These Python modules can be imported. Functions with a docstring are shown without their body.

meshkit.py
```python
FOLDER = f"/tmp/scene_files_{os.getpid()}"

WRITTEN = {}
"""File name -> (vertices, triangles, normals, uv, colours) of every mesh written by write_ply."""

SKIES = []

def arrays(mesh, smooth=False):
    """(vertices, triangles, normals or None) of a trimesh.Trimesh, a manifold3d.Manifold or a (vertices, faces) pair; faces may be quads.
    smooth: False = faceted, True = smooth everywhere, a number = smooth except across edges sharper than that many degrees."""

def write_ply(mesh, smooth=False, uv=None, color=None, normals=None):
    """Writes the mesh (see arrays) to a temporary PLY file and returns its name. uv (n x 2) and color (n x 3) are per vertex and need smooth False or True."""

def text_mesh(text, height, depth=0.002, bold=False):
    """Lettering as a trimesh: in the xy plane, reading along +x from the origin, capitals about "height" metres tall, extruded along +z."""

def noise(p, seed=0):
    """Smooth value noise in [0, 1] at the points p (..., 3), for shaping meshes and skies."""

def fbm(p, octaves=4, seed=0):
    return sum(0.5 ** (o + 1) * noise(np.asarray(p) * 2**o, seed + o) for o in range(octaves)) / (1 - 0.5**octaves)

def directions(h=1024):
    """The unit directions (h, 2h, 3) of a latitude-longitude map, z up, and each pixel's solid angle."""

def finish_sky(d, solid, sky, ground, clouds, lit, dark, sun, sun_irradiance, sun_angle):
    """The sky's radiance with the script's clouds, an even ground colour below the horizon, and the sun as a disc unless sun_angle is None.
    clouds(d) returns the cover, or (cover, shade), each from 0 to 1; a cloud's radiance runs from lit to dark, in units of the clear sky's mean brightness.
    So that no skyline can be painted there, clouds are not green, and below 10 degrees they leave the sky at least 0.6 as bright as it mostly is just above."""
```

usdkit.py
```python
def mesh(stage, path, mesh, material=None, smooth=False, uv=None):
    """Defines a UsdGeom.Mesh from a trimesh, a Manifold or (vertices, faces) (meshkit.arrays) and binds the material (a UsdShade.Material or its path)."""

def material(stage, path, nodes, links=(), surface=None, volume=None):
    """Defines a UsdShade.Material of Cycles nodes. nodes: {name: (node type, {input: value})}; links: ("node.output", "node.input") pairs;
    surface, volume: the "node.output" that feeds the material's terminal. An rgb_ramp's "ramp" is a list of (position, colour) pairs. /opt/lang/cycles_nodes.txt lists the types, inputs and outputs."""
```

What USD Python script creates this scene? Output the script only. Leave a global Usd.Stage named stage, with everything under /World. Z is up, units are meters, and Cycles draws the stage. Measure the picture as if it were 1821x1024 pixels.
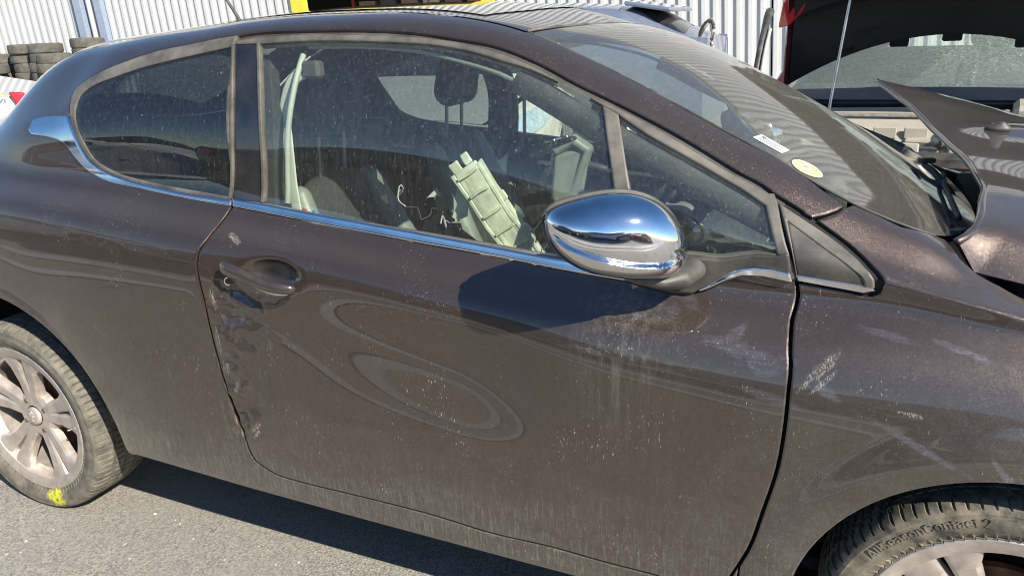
import sys, math, random
import numpy as np, trimesh, manifold3d as m3, usdkit, meshkit
import shapely, shapely.geometry as sg, shapely.ops as so
from scipy.spatial import Delaunay
from pxr import Usd, UsdGeom, UsdLux, UsdShade, Gf, Sdf, Vt

stage = Usd.Stage.CreateInMemory()
UsdGeom.SetStageUpAxis(stage, UsdGeom.Tokens.z); UsdGeom.SetStageMetersPerUnit(stage, 1.0)
UsdGeom.Xform.Define(stage, '/World'); UsdGeom.Scope.Define(stage, '/World/Looks')
rng = np.random.default_rng(7)

# ---------------------------------------------------------------- camera
EYE, YAW, PITCH, ROLL, FPX = np.array([-.3260, -2.1642, 1.3937]), -.41937, .33071, -.03575, 1388.0
cam = UsdGeom.Camera.Define(stage, '/World/camera')
def _camera():
    fw = np.array([math.sin(YAW) * math.cos(PITCH), math.cos(YAW) * math.cos(PITCH), -math.sin(PITCH)])
    r0 = np.cross(fw, [0, 0, 1]); r0 /= np.linalg.norm(r0); u0 = np.cross(r0, fw)
    r = r0 * math.cos(ROLL) + u0 * math.sin(ROLL); u = -r0 * math.sin(ROLL) + u0 * math.cos(ROLL)
    m = np.eye(4); m[0, :3], m[1, :3], m[2, :3], m[3, :3] = r, u, -fw, EYE
    return Gf.Matrix4d(*m.ravel().tolist())
cam.AddTransformOp().Set(_camera())
cam.CreateHorizontalApertureAttr(36.0); cam.CreateFocalLengthAttr(36.0 * FPX / 1821)
cam.CreateClippingRangeAttr((.05, 2000.0)); cam.CreateExposureAttr(0.94)
# ---------------------------------------------------------------- sky and sun
SUN = np.array([.69, -.375, .585]); SUN /= np.linalg.norm(SUN)
usdkit.material(stage, '/World/Looks/sky', {
    's': ('sky_texture', {'sky_type': 'single_scattering', 'sun_disc': False, 'sun_elevation': float(math.asin(SUN[2])), 'sun_rotation': float(math.atan2(SUN[0], SUN[1])), 'air_density': 1.0, 'aerosol_density': .15, 'ozone_density': 2.5}), 'h': ('hsv', {'saturation': 1.18}),
    'b': ('background_shader', {'strength': .084})}, [('s.color', 'h.color'), ('h.color', 'b.color')], surface='b.background')
dome = UsdLux.DomeLight.Define(stage, '/World/sky')
UsdShade.MaterialBindingAPI.Apply(dome.GetPrim()).Bind(UsdShade.Material.Get(stage, '/World/Looks/sky'))
dome.GetPrim().SetCustomDataByKey('kind', 'structure')
sun = UsdLux.DistantLight.Define(stage, '/World/sun')
sun.CreateIntensityAttr(1.08); sun.CreateNormalizeAttr(True) if hasattr(sun, 'CreateNormalizeAttr') else None
sun.CreateAngleAttr(.53); sun.CreateColorAttr(Gf.Vec3f(1.0, .93, .82))
def _aim(d):
    z = d; x = np.cross([0, 0, 1], z); x /= np.linalg.norm(x); y = np.cross(z, x)
    m = np.eye(4); m[0, :3], m[1, :3], m[2, :3] = x, y, z
    return Gf.Matrix4d(*m.ravel().tolist())
sun.AddTransformOp().Set(_aim(SUN))

# ---------------------------------------------------------------- materials
class G:
    """A little writer of Cycles node graphs: n() adds a node, inputs may be outputs of other nodes."""
    def __init__(s): s.nodes, s.links = {}, []
    def n(s, kind, **kw):
        name = f'n{len(s.nodes)}'
        vals = {}
        for k, v in kw.items():
            if isinstance(v, Out): s.links.append((v.ref, f'{name}.{k}'))
            else: vals[k] = v
        s.nodes[name] = (kind, vals)
        return Node(name)
    def pos(s): return s.n('geometry').o('position')
    def obj(s): return s.n('texture_coordinate').o('object')
    def math(s, op, a, b=0., c=None):
        # the math node's inputs
        kw = {'math_type': op, 'value1': a, 'value2': b}
        if c is not None: kw['value3'] = c
        return s.n('math', **kw).o('value')
    def mul(s, a, b): return s.math('multiply', a, b)
    def add(s, a, b): return s.math('add', a, b)
    def mx(s, a, b): return s.math('maximum', a, b)
    def rng(s, v, a, b, c=0., d=1.): return s.n('map_range', value=v, from_min=a, from_max=b, to_min=c, to_max=d, clamp=True).o('result')
    def map(s, v, scale=(1, 1, 1), loc=(0, 0, 0), rot=(0, 0, 0), kind='point'): return s.n('mapping', vector=v, scale=scale, location=loc, rotation=rot, mapping_type=kind).o('vector')
    def noise(s, v, scale=1., detail=2., rough=.5): return s.n('noise_texture', vector=v, scale=scale, detail=detail, roughness=rough).o('fac')
    def mix(s, f, a, b): return s.n('mix_color', fac=f, a=a, b=b).o('result')
    def xyz(s, v):
        q = s.n('separate_xyz', vector=v); return q.o('x'), q.o('y'), q.o('z')
    def bump(s, h, strength=.3, dist=.002): return s.n('bump', height=h, strength=strength, distance=dist).o('normal')
    def done(s, name, out): return usdkit.material(stage, '/World/Looks/' + name, s.nodes, s.links, surface=out.ref)
class Out:
    def __init__(s, ref): s.ref = ref
class Node:
    def __init__(s, name): s.name = name
    def o(s, k): return Out(f'{s.name}.{k}')

M = {}
def plain(name, color, rough=.5, metallic=0., coat=0., var=.18, scale=18., bump=0., spec=None, dust=0.):
    """A principled material with noise in its tone and gloss and a film of dust."""
    g = G(); p = g.pos()
    nz = g.noise(p, scale, 5., .6)
    col = g.mix(g.rng(nz, .3, .7), tuple(c * (1 - var) for c in color), tuple(min(1, c * (1 + var)) for c in color))
    kw = {}
    if dust:
        f = g.mul(g.rng(g.noise(p, scale * .6, 6., .65), .35, .75), dust)
        col = g.mix(f, col, (.33, .29, .23))
        kw['coat_weight'] = g.rng(f, 0., 1., coat, 0.) if coat else 0.
    elif coat: kw['coat_weight'] = coat
    if coat: kw['coat_roughness'] = .04
    if bump: kw['normal'] = g.bump(g.noise(p, scale * 6, 4., .6), .5, bump)
    b = g.n('principled_bsdf', base_color=col, metallic=metallic, roughness=g.rng(nz, .2, .8, max(.02, rough - .06), min(1., rough + .08)), **kw)
    M[name] = g.done(name, b.o('BSDF')); return M[name]

def scuff_mask(g, p, marks):
    ragged = g.mul(g.add(g.noise(g.map(p, (55, 55, 55)), 1., 5., .65), -.5), 1.5); out = None
    for (cx, cz, ln, wd, ang) in marks:
        q = g.map(p, scale=(ln, 1e4, wd), loc=(cx, 0, cz), rot=(0, math.radians(-ang), 0), kind='texture')
        e = g.rng(g.add(g.n('vector_math', math_type='length', vector1=q).o('value'), ragged), 1., .55)
        out = e if out is None else g.mx(out, e)
    return out

def car_paint():
    """Dark aubergine metallic under a clear coat, with road dust, rain runs, flecks and scuffs of the wreck."""
    g = G(); p = g.pos(); x, y, z = g.xyz(p)
    warp = g.add(x, g.mul(g.noise(p, 3.5, 4., .6), .05))
    runs = g.rng(g.noise(g.map(p, (60, 60, 3.2)), 1., 5., .65), .42, .74)
    runs2 = g.rng(g.noise(g.map(p, (230, 230, 13)), 1., 4., .7), .50, .80)
    wipes = g.rng(g.noise(g.map(p, (3.2, 3.2, 13.), rot=(0, .18, 0)), 1., 6., .65), .36, .66)
    blot = g.rng(g.noise(p, 4.2, 6., .62), .32, .72)
    fine = g.rng(g.noise(p, 900., 2., .6), .40, .70)
    mott = g.rng(g.noise(p, 240., 3., .65), .34, .66); mott2 = g.rng(g.noise(g.map(p, (110, 110, 60)), 1., 3., .65), .36, .64)
    low = g.rng(z, .88, .24)
    lowest = g.rng(g.add(z, g.mul(g.noise(p, 5., 4., .6), -.16)), .44, .16)
    flecks = g.rng(g.noise(g.map(p, (300, 300, 95), rot=(0, .45, 0)), 1., 2., .5), .655, .72)
    flecks2 = g.rng(g.noise(g.map(p, (420, 420, 200), rot=(0, .3, 0)), 1., 2., .5), .665, .74)
    where = g.rng(g.noise(p, 9., 4., .55), .42, .66)
    under = g.mul(g.rng(g.math('absolute', g.add(x, .69)), .14, .02), g.mul(g.rng(z, .56, .76), g.rng(z, .93, .88)))
    d = g.add(g.rng(z, .78, 1.02, .040, .012), g.mul(blot, .030))
    d = g.add(d, g.mul(g.mul(low, wipes), g.add(.055, g.mul(runs, .07))))
    d = g.add(d, g.mul(g.add(.22, g.mul(low, .78)), g.mul(g.mul(mott, g.add(.35, mott2)), .118)))
    d = g.add(d, g.mul(lowest, g.add(.09, g.mul(runs2, .42))))
    d = g.add(d, g.mul(under, g.mul(g.add(g.mul(runs, .5), g.mul(runs2, .5)), .40)))
    rr = g.n('vector_math', math_type='length', vector1=g.map(p, (1, 0, 1), loc=(.006, 0, -.319))).o('value'); rb = g.n('vector_math', math_type='length', vector1=g.map(p, (1, 0, 1), loc=(2.52, 0, -.294))).o('value')
    d = g.add(d, g.mul(g.mx(g.rng(rr, .62, .36), g.rng(rb, .66, .43)), g.mul(g.add(.25, blot), .13)))
    d = g.mx(d, g.mul(flecks, g.mul(where, .72)))
    d = g.mx(d, g.mul(flecks2, g.add(.20, g.mul(where, .30))))
    streak = g.rng(g.noise(g.map(p, (30, 30, 330), rot=(0, .15, 0)), 1., 4., .7), .38, .64)
    grain = g.rng(g.noise(g.map(p, (420, 420, 60), rot=(0, -.7, 0)), 1., 4., .7), .44, .60)
    pale = scuff_mask(g, p, SCUFF_PALE); blue = scuff_mask(g, p, SCUFF_BLUE)
    d = g.mx(d, g.mul(g.mul(pale, .60), grain))
    up = g.xyz(g.n('geometry').o('normal'))[2]
    d = g.add(d, g.mul(g.rng(up, .72, .97), .12))
    col = g.mix(d, (.024, .0180, .0166), (.43, .385, .31))
    bf = g.mul(blue, g.add(.12, g.mul(streak, .36)))
    col = g.mix(bf, col, (.32, .34, .42))
    coat = g.mul(g.rng(d, .22, .65, 1., .15), g.rng(bf, 0., .5, 1., .4))
    flake = g.n('voronoi_texture', vector=p, scale=1500., feature='f1').o('color')
    nrm = g.n('vector_math', math_type='normalize', vector1=g.n('vector_math', math_type='add', vector1=g.n('geometry').o('normal'), vector2=g.n('vector_math', math_type='scale', vector1=g.n('vector_math', math_type='subtract', vector1=flake, vector2=(.5, .5, .5)).o('vector'), scale=.38).o('vector')).o('vector')).o('vector')
    b = g.n('principled_bsdf', base_color=g.mix(g.mul(g.rng(d, .25, .0), .75), col, (.092, .062, .046)), normal=nrm, coat_normal=g.n('geometry').o('normal'), metallic=g.rng(d, .03, .5, .60, 0.), roughness=g.rng(d, .05, .6, .36, .75), coat_weight=coat, coat_roughness=g.rng(d, .04, .5, .012, .16), coat_ior=1.62)
    M['paint'] = g.done('aubergine_paint', b.o('BSDF'))

def schlick(g, ior):
    f0 = ((ior - 1) / (ior + 1)) ** 2
    return g.add(g.mul(g.math('power', g.n('layer_weight', blend=.5).o('facing'), 5.), 1 - f0), f0)

def pane(name, tint, ior=1.6, dirt=.10, film=.028, rough=.0, wob=.0015):
    """Window glass: clear tinted transmission, mirror-like fresnel reflection, a film of dust with runs and flecks."""
    g = G(); p = g.pos()
    t = g.n('transparent_bsdf', color=tint).o('BSDF')
    r = g.n('glossy_bsdf', color=(1, 1, 1), roughness=rough, normal=g.bump(g.noise(p, 2.4, 2., .5), 1., wob)).o('BSDF')
    a = g.n('mix_closure', fac=schlick(g, ior), closure1=t, closure2=r).o('closure')
    runs = g.rng(g.noise(g.map(p, (150, 150, 9)), 1., 3., .65), .45, .8)
    spots = g.rng(g.noise(g.map(p, (300, 300, 95), rot=(0, .45, 0)), 1., 2., .55), .655, .74)
    big = g.rng(g.noise(g.map(p, (85, 85, 45), rot=(.3, .5, 0)), 1., 2., .5), .75, .80)
    f = g.add(film, g.mul(runs, dirt * .5))
    f = g.mx(f, g.mul(spots, dirt * 3.2)); f = g.mx(f, g.mul(big, .5))
    d = g.n('diffuse_bsdf', color=(.46, .43, .36)).o('BSDF')
    M[name] = g.done(name, g.n('mix_closure', fac=f, closure1=a, closure2=d).o('closure'))

def make_materials():
    car_paint()
    pane('side_glass', (.84, .92, .85), ior=1.9, film=.030); pane('privacy_glass', (.26, .30, .30), ior=1.85, film=.015, dirt=.08); pane('screen_glass', (.74, .84, .78), ior=2.05, dirt=.16, film=.095, wob=.0028, rough=.045)
    plain('chrome', (.80, .81, .84), .05, 1., var=.05, dust=.42)
    plain('mirror_glass', (.85, .86, .88), .02, 1., var=.02)
    plain('black_plastic', (.026, .025, .024), .52, var=.3, bump=.0004, dust=.35)
    plain('grey_trim', (.060, .055, .048), .50, var=.25, dust=.55)
    plain('gloss_black', (.010, .010, .012), .12, coat=1., var=.2, dust=.10)
    plain('rubber', (.030, .029, .027), .62, var=.3, dust=.3)
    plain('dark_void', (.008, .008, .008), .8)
    plain('black_cloth', (.034, .034, .036), .85, var=.35, scale=60, bump=.0006)
    plain('grey_leather', (.23, .235, .205), .42, var=.15, bump=.0004)
    plain('pale_trim', (.42, .42, .37), .5, var=.1)
    plain('belt_web', (.60, .60, .53), .6, var=.08)
    plain('dash_black', (.045, .045, .046), .55, var=.3, bump=.0004, dust=.2)
    plain('broken_panel', (.56, .55, .43), .55, var=.25, scale=30, bump=.0008)
    plain('steel', (.45, .45, .46), .35, 1., var=.2)
    plain('alloy', (.56, .495, .44), .40, .55, var=.25, scale=25, dust=.45)
    plain('handle_paint', (.045, .032, .028), .22, .4, 1., var=.2, dust=.22)
    plain('alloy_dark', (.16, .12, .09), .55, .4, var=.5, scale=25, dust=.6)
    plain('rust', (.16, .075, .035), .8, var=.5, scale=30)
    plain('white_label', (.72, .74, .74), .5, var=.04); plain('yellow_label', (.66, .66, .20), .5, var=.05); plain('red_bit', (.5, .06, .05), .5); plain('blue_bit', (.05, .2, .5), .5)
    plain('label_print', (.12, .13, .15), .6)
    # tyre: rubber greyed with road dust, most on the sidewall
    g = G(); p = g.pos(); nz = g.noise(p, 26., 6., .65)
    f = g.rng(nz, .34, .70, .22, .80)
    col = g.mix(f, (.030, .029, .027), (.27, .245, .19))
    yel = scuff_mask(g, p, [(-2.475, .05, .045, .032, 10)])
    col = g.mix(g.mul(yel, g.rng(g.noise(p, 60., 4., .6), .35, .55)), col, (.62, .60, .02))
    M['tyre'] = g.done('tyre', g.n('principled_bsdf', base_color=col, roughness=.8, normal=g.bump(g.noise(p, 160., 4., .6), .4, .001)).o('BSDF'))
    g = G(); p = g.pos(); nz = g.noise(p, 30., 6., .65)
    col = g.mix(g.rng(nz, .36, .66, .06, .80), (.030, .029, .027), (.30, .26, .185))
    M['tyre_front'] = g.done('tyre_front', g.n('principled_bsdf', base_color=col, roughness=.75, normal=g.bump(g.noise(p, 160., 4., .6), .4, .001)).o('BSDF'))
    g = G(); p = g.pos()
    col = g.mix(g.rng(g.noise(p, 9., 6., .65), .3, .7), (.065, .060, .050), (.16, .148, .12))
    M['old_tyre'] = g.done('old_tyre', g.n('principled_bsdf', base_color=col, roughness=.9, normal=g.bump(g.noise(g.map(p, (8, 8, 90)), 1., 3., .6), .5, .01)).o('BSDF'))
    # asphalt: aggregate of pale and dark chippings, dust and stains
    g = G(); p = g.pos()
    v = g.n('voronoi_texture', vector=p, scale=210., feature='f1', randomness=1.)
    chips = g.n('rgb_to_bw', color=v.o('color')).o('val')
    col = g.mix(g.rng(chips, .15, .85), (.085, .080, .071), (.42, .395, .335))
    col = g.mix(g.rng(g.noise(p, 260., 3., .6), .58, .68), col, (.60, .55, .45))
    col = g.mix(g.rng(g.noise(p, 2.2, 6., .6), .38, .68, .25, .72), col, (.275, .258, .22))
    col = g.mix(g.rng(g.noise(p, .7, 5., .65), .58, .78, 0., .55), col, (.075, .07, .06))
    h = g.add(g.mul(v.o('distance'), .7), g.mul(g.noise(p, 60., 5., .6), .6))
    col = g.mix(g.mul(g.rng(g.noise(p, 1.3, 3., .5), .62, .70), .55), col, (.06, .055, .05))
    M['asphalt'] = g.done('asphalt', g.n('principled_bsdf', base_color=col, roughness=.85, normal=g.bump(h, .7, .003)).o('BSDF'))
    # white coated sheet metal of the hall
    g = G(); p = g.pos()
    f = g.rng(g.noise(g.map(p, (6, 6, .8)), 1., 6., .65), .35, .75, 0., .5)
    col = g.mix(f, (.58, .575, .565), (.42, .41, .385))
    M['sheet'] = g.done('white_sheet_metal', g.n('principled_bsdf', base_color=col, roughness=.38, metallic=0.).o('BSDF'))
    plain('post_blue', (.28, .33, .42), .5, var=.12); plain('yellow_steel', (.70, .55, .05), .5, var=.1); plain('concrete', (.42, .40, .36), .85, var=.2, bump=.002)
    plain('carton', (.30, .19, .10), .8, var=.2); plain('hall_dark', (.05, .045, .04), .8)
    plain('silver_paint', (.52, .53, .55), .32, .3, 1., var=.05, dust=.25); plain('cream_paint', (.60, .57, .50), .35, .0, 1., var=.05, dust=.3)
    plain('blue_grey_paint', (.16, .20, .29), .35, .3, 1., var=.06, dust=.3); plain('beige_paint', (.40, .36, .29), .4, .2, 1., var=.06, dust=.3)
    plain('burgundy_paint', (.075, .008, .014), .35, .2, 1., var=.1, dust=.08); plain('graphite_paint', (.045, .047, .05), .35, .3, 1., var=.06, dust=.12); plain('white_paint', (.72, .72, .70), .35, 0., 1., var=.04, dust=.15); plain('red_paint', (.40, .03, .03), .35, 0., 1., var=.05, dust=.1)
    plain('dark_liner', (.010, .009, .009), .9, var=.4); plain('engine_cover', (.36, .33, .27), .7, var=.15, scale=10, dust=.4); plain('engine_metal', (.42, .40, .36), .45, .6, var=.4, scale=40, dust=.5)
    plain('red_lens', (.50, .012, .015), .15, coat=1., var=.1); plain('clear_lens', (.52, .60, .66), .12, .3, 1., var=.25, scale=40); plain('amber_lens', (.6, .25, .02), .2, coat=1.)
    plain('filler_white', (.80, .79, .76), .5, var=.04); plain('dark_window', (.012, .014, .017), .06, coat=1., var=.2, dust=.12); plain('yellow_mark', (.62, .55, .15), .7)
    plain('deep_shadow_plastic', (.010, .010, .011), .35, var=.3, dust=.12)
    # cracked laminated screen of the dark car
    g = G(); p = g.pos()
    e = g.n('voronoi_texture', vector=g.n('vector_math', math_type='add', vector1=p, vector2=g.n('noise_texture', vector=p, scale=9., detail=3.).o('color')).o('vector'), scale=11., feature='distance_to_edge').o('distance')
    crack = g.rng(e, .022, .004)
    t = g.n('mix_closure', fac=schlick(g, 1.5), closure1=g.n('transparent_bsdf', color=(.62, .72, .66)).o('BSDF'), closure2=g.n('glossy_bsdf', roughness=.02, color=(1, 1, 1)).o('BSDF')).o('closure')
    near = g.rng(g.noise(p, 1.6, 3., .5), .42, .62)
    f = g.add(g.mul(g.mul(crack, near), .60), g.rng(g.noise(p, 60., 5., .6), .3, .8, .15, .26))
    M['cracked_glass'] = g.done('cracked_glass', g.n('mix_closure', fac=f, closure1=t, closure2=g.n('diffuse_bsdf', color=(.46, .53, .46)).o('BSDF')).o('closure'))

# scuffs on the near car: (x, z, half length, half width, degrees)
SCUFF_PALE = [(-.345, .807, .055, .012, 50), (-.335, .792, .04, .006, 48), (-.20, .76, .026, .006, -8), (.03, .652, .012, .022, 5), (-1.668, .80, .010, .035, 10), (-1.672, .69, .009, .05, 0), (-1.660, .625, .013, .022, 20), (-1.60, .475, .030, .008, 40), (-1.60, .455, .026, .006, 44), (-1.61, .94, .03, .006, -20), (-1.64, .575, .010, .02, -12)]
SCUFF_BLUE = [(-0.475, 0.827, 0.085, 0.013, -12), (-0.435, 0.804, 0.04, 0.019, -10), (-0.49, 0.847, 0.03, 0.012, 40), (-0.418, 0.754, 0.058, 0.011, -13), (-0.395, 0.82, 0.02, 0.008, -12), (-0.33, 0.777, 0.028, 0.011, -30), (-0.6, 0.9, 0.05, 0.014, -25), (-0.245, 0.87, 0.05, 0.007, -8), (-0.13, 0.86, 0.05, 0.006, -14), (-0.19, 0.712, 0.1, 0.008, -24), (-0.05, 0.677, 0.045, 0.007, -50), (-0.75, 0.797, 0.045, 0.006, -10)]
make_materials()

# ---------------------------------------------------------------- things, parts and meshes
_used = {}
def _name(parent, name):
    k = (parent, name); i = _used.get(k, -1) + 1; _used[k] = i
    return f'{parent}/{name}' if i == 0 else f'{parent}/{name}_{i:03d}'
def tag(prim, label=None, cat=None, group=None, kind=None):
    prim = prim.GetPrim() if hasattr(prim, 'GetPrim') else prim
    for k, v in (('label', label), ('category', cat), ('group', group), ('kind', kind)):
        if v: prim.SetCustomDataByKey(k, v)
    return prim
def thing(name, label, cat, loc=(0, 0, 0), rotz=0., scale=None, group=None):
    x = UsdGeom.Xform.Define(stage, _name('/World', name))
    x.AddTranslateOp().Set(Gf.Vec3d(*map(float, loc)))
    if rotz: x.AddRotateZOp().Set(float(rotz))
    if scale is not None: x.AddScaleOp().Set(Gf.Vec3f(*map(float, scale)))
    return tag(x, label, cat, group)
def put(parent, name, mesh, mat, smooth=30, label=None):
    """mesh: a trimesh, a Manifold, (v, f) or (v, f, normals); one Mesh prim under parent (a prim, or None for the world)."""
    path = _name('/World' if parent is None else str(parent.GetPath()), name)
    mt = M[mat] if isinstance(mat, str) else mat
    if isinstance(mesh, tuple) and len(mesh) == 3:
        v, f, n = mesh
        m = UsdGeom.Mesh.Define(stage, path)
        m.CreatePointsAttr(Vt.Vec3fArray.FromNumpy(np.ascontiguousarray(v, np.float32)))
        m.CreateFaceVertexCountsAttr(Vt.IntArray.FromNumpy(np.full(len(f), 3, np.int32)))
        m.CreateFaceVertexIndicesAttr(Vt.IntArray.FromNumpy(np.ascontiguousarray(f, np.int32).ravel()))
        m.CreateSubdivisionSchemeAttr('none')
        m.CreateNormalsAttr(Vt.Vec3fArray.FromNumpy(np.ascontiguousarray(n, np.float32))); m.SetNormalsInterpolation('vertex')
        UsdShade.MaterialBindingAPI.Apply(m.GetPrim()).Bind(mt)
    else:
        m = usdkit.mesh(stage, path, mesh, mt, smooth)
    if label: tag(m, label)
    return m.GetPrim()
def copy_of(src, loc, rotz=0., label=None, group=None, scale=None, name=None):
    d = src.GetCustomData()
    r = thing(name or src.GetName(), label or d['label'], d['category'], loc, rotz, scale, group or d.get('group'))
    r.GetReferences().AddInternalReference(src.GetPath()); r.SetInstanceable(True)
    return r
cat = lambda ms: trimesh.util.concatenate([m if isinstance(m, trimesh.Trimesh) else tri(m) for m in ms])
def tri(m):
    q = m.to_mesh(); return trimesh.Trimesh(q.vert_properties[:, :3], q.tri_verts, process=False)
def hull(pts): return tri(m3.Manifold.hull_points(np.asarray(pts, np.float64)))
def cbox(size, at=(0, 0, 0), c=.004, rot=None):
    """A box with chamfered edges. rot: 3 x 3."""
    s = np.array(size) / 2; c = min(c, s.min() * .45); pts = []
    for sx in (-1, 1):
        for sy in (-1, 1):
            for sz in (-1, 1):
                for k in range(3):
                    q = s.copy(); q[[j for j in range(3) if j != k]] -= c; pts.append(q * (sx, sy, sz))
    m = hull(pts)
    if rot is not None: m.vertices = m.vertices @ np.asarray(rot).T
    m.apply_translation(at); return m
def ball(c, r, n=12):
    m = trimesh.creation.icosphere(2 if n > 8 else 1, 1.0); m.vertices = m.vertices * np.asarray(r) + np.asarray(c); return m
def chain(pts, radii):
    """Smooth body through spheres: hulls of neighbouring spheres."""
    out = None
    for (a, ra), (b, rb) in zip(zip(pts[:-1], radii[:-1]), zip(pts[1:], radii[1:])):
        h = m3.Manifold.hull_points(np.vstack([ball(a, ra).vertices, ball(b, rb).vertices]).astype(np.float64))
        out = h if out is None else out + h
    return tri(out)
def rotx(d): a = math.radians(d); return np.array([[1, 0, 0], [0, math.cos(a), -math.sin(a)], [0, math.sin(a), math.cos(a)]])
def roty(d): a = math.radians(d); return np.array([[math.cos(a), 0, math.sin(a)], [0, 1, 0], [-math.sin(a), 0, math.cos(a)]])
def rotz(d): a = math.radians(d); return np.array([[math.cos(a), -math.sin(a), 0], [math.sin(a), math.cos(a), 0], [0, 0, 1]])
def tube(pts, r, n=8, flat=1., up=(0, 0, 1), closed=False):
    """Tube along pts; r a number or one per point; flat squeezes it along the binormal."""
    p = np.asarray(pts, float); k = len(p); r = np.broadcast_to(r, (k,)).astype(float)
    t = np.gradient(p, axis=0); t /= np.linalg.norm(t, axis=1, keepdims=True)
    u = np.asarray(up, float) - (t @ np.asarray(up, float))[:, None] * t
    bad = np.linalg.norm(u, axis=1) < 1e-6; u[bad] = np.cross(t[bad], [1, .3, .2]); u /= np.linalg.norm(u, axis=1, keepdims=True)
    w = np.cross(t, u); a = np.arange(n) / n * 2 * np.pi
    v = p[:, None] + r[:, None, None] * (np.cos(a)[None, :, None] * u[:, None] + flat * np.sin(a)[None, :, None] * w[:, None])
    v = v.reshape(-1, 3); i = np.arange(k * n).reshape(k, n); f = []
    for s in range(k - 1):
        a0, a1 = i[s], np.roll(i[s], -1); b0, b1 = i[s + 1], np.roll(i[s + 1], -1)
        f += [np.stack([a0, a1, b1], 1), np.stack([a0, b1, b0], 1)]
    c0, c1 = len(v), len(v) + 1; v = np.vstack([v, p[:1], p[-1:]])
    f += [np.stack([np.full(n, c0), np.roll(i[0], -1), i[0]], 1), np.stack([np.full(n, c1), i[-1], np.roll(i[-1], -1)], 1)]
    m = trimesh.Trimesh(v, np.vstack(f), process=False); 
    return m
def spline(pts, n=24):
    p = np.asarray(pts, float); t = np.concatenate([[0], np.cumsum(np.linalg.norm(np.diff(p, axis=0), axis=1))])
    return PchipInterpolator(t, p, axis=0)(np.linspace(0, t[-1], n))
def lathe(profile, n=48, r_of=None):
    """Revolves (r, y) about the y axis. r_of(angle, index, r) may change the radius."""
    pr = np.asarray(profile, float); a = np.arange(n) / n * 2 * np.pi
    R = np.repeat(pr[:, 0][None], n, 0)
    if r_of is not None: R = r_of(a[:, None], np.arange(len(pr))[None], R)
    v = np.stack([R * np.cos(a)[:, None], np.repeat(pr[:, 1][None], n, 0), R * np.sin(a)[:, None]], -1).reshape(-1, 3)
    i = np.arange(n * len(pr)).reshape(n, -1); j = np.roll(i, -1, 0)
    f = np.concatenate([np.stack([i[:, :-1], i[:, 1:], j[:, 1:]], -1).reshape(-1, 3), np.stack([i[:, :-1], j[:, 1:], j[:, :-1]], -1).reshape(-1, 3)])
    return trimesh.Trimesh(v, f, process=False)
def grid(fn, us, vs, flip=False):
    """Sheet fn(u, v) -> points, with its smooth normals."""
    U, V = np.meshgrid(us, vs, indexing='ij'); p = fn(U, V); i = np.arange(U.size).reshape(U.shape)
    f = np.concatenate([np.stack([i[:-1, :-1], i[1:, :-1], i[1:, 1:]], -1).reshape(-1, 3), np.stack([i[:-1, :-1], i[1:, 1:], i[:-1, 1:]], -1).reshape(-1, 3)])
    if flip: f = f[:, ::-1]
    return trimesh.Trimesh(p.reshape(-1, 3), f, process=False)
def plate(poly, t, at=(0, 0, 0), rot=None):
    """A shapely polygon in the xy plane given thickness t, turned by rot and moved."""
    gs = getattr(poly, 'geoms', [poly]); m = cat([trimesh.creation.extrude_polygon(g, t, engine='earcut') for g in gs])
    if rot is not None: m.vertices = m.vertices @ np.asarray(rot).T
    m.apply_translation(at); return m
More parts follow.
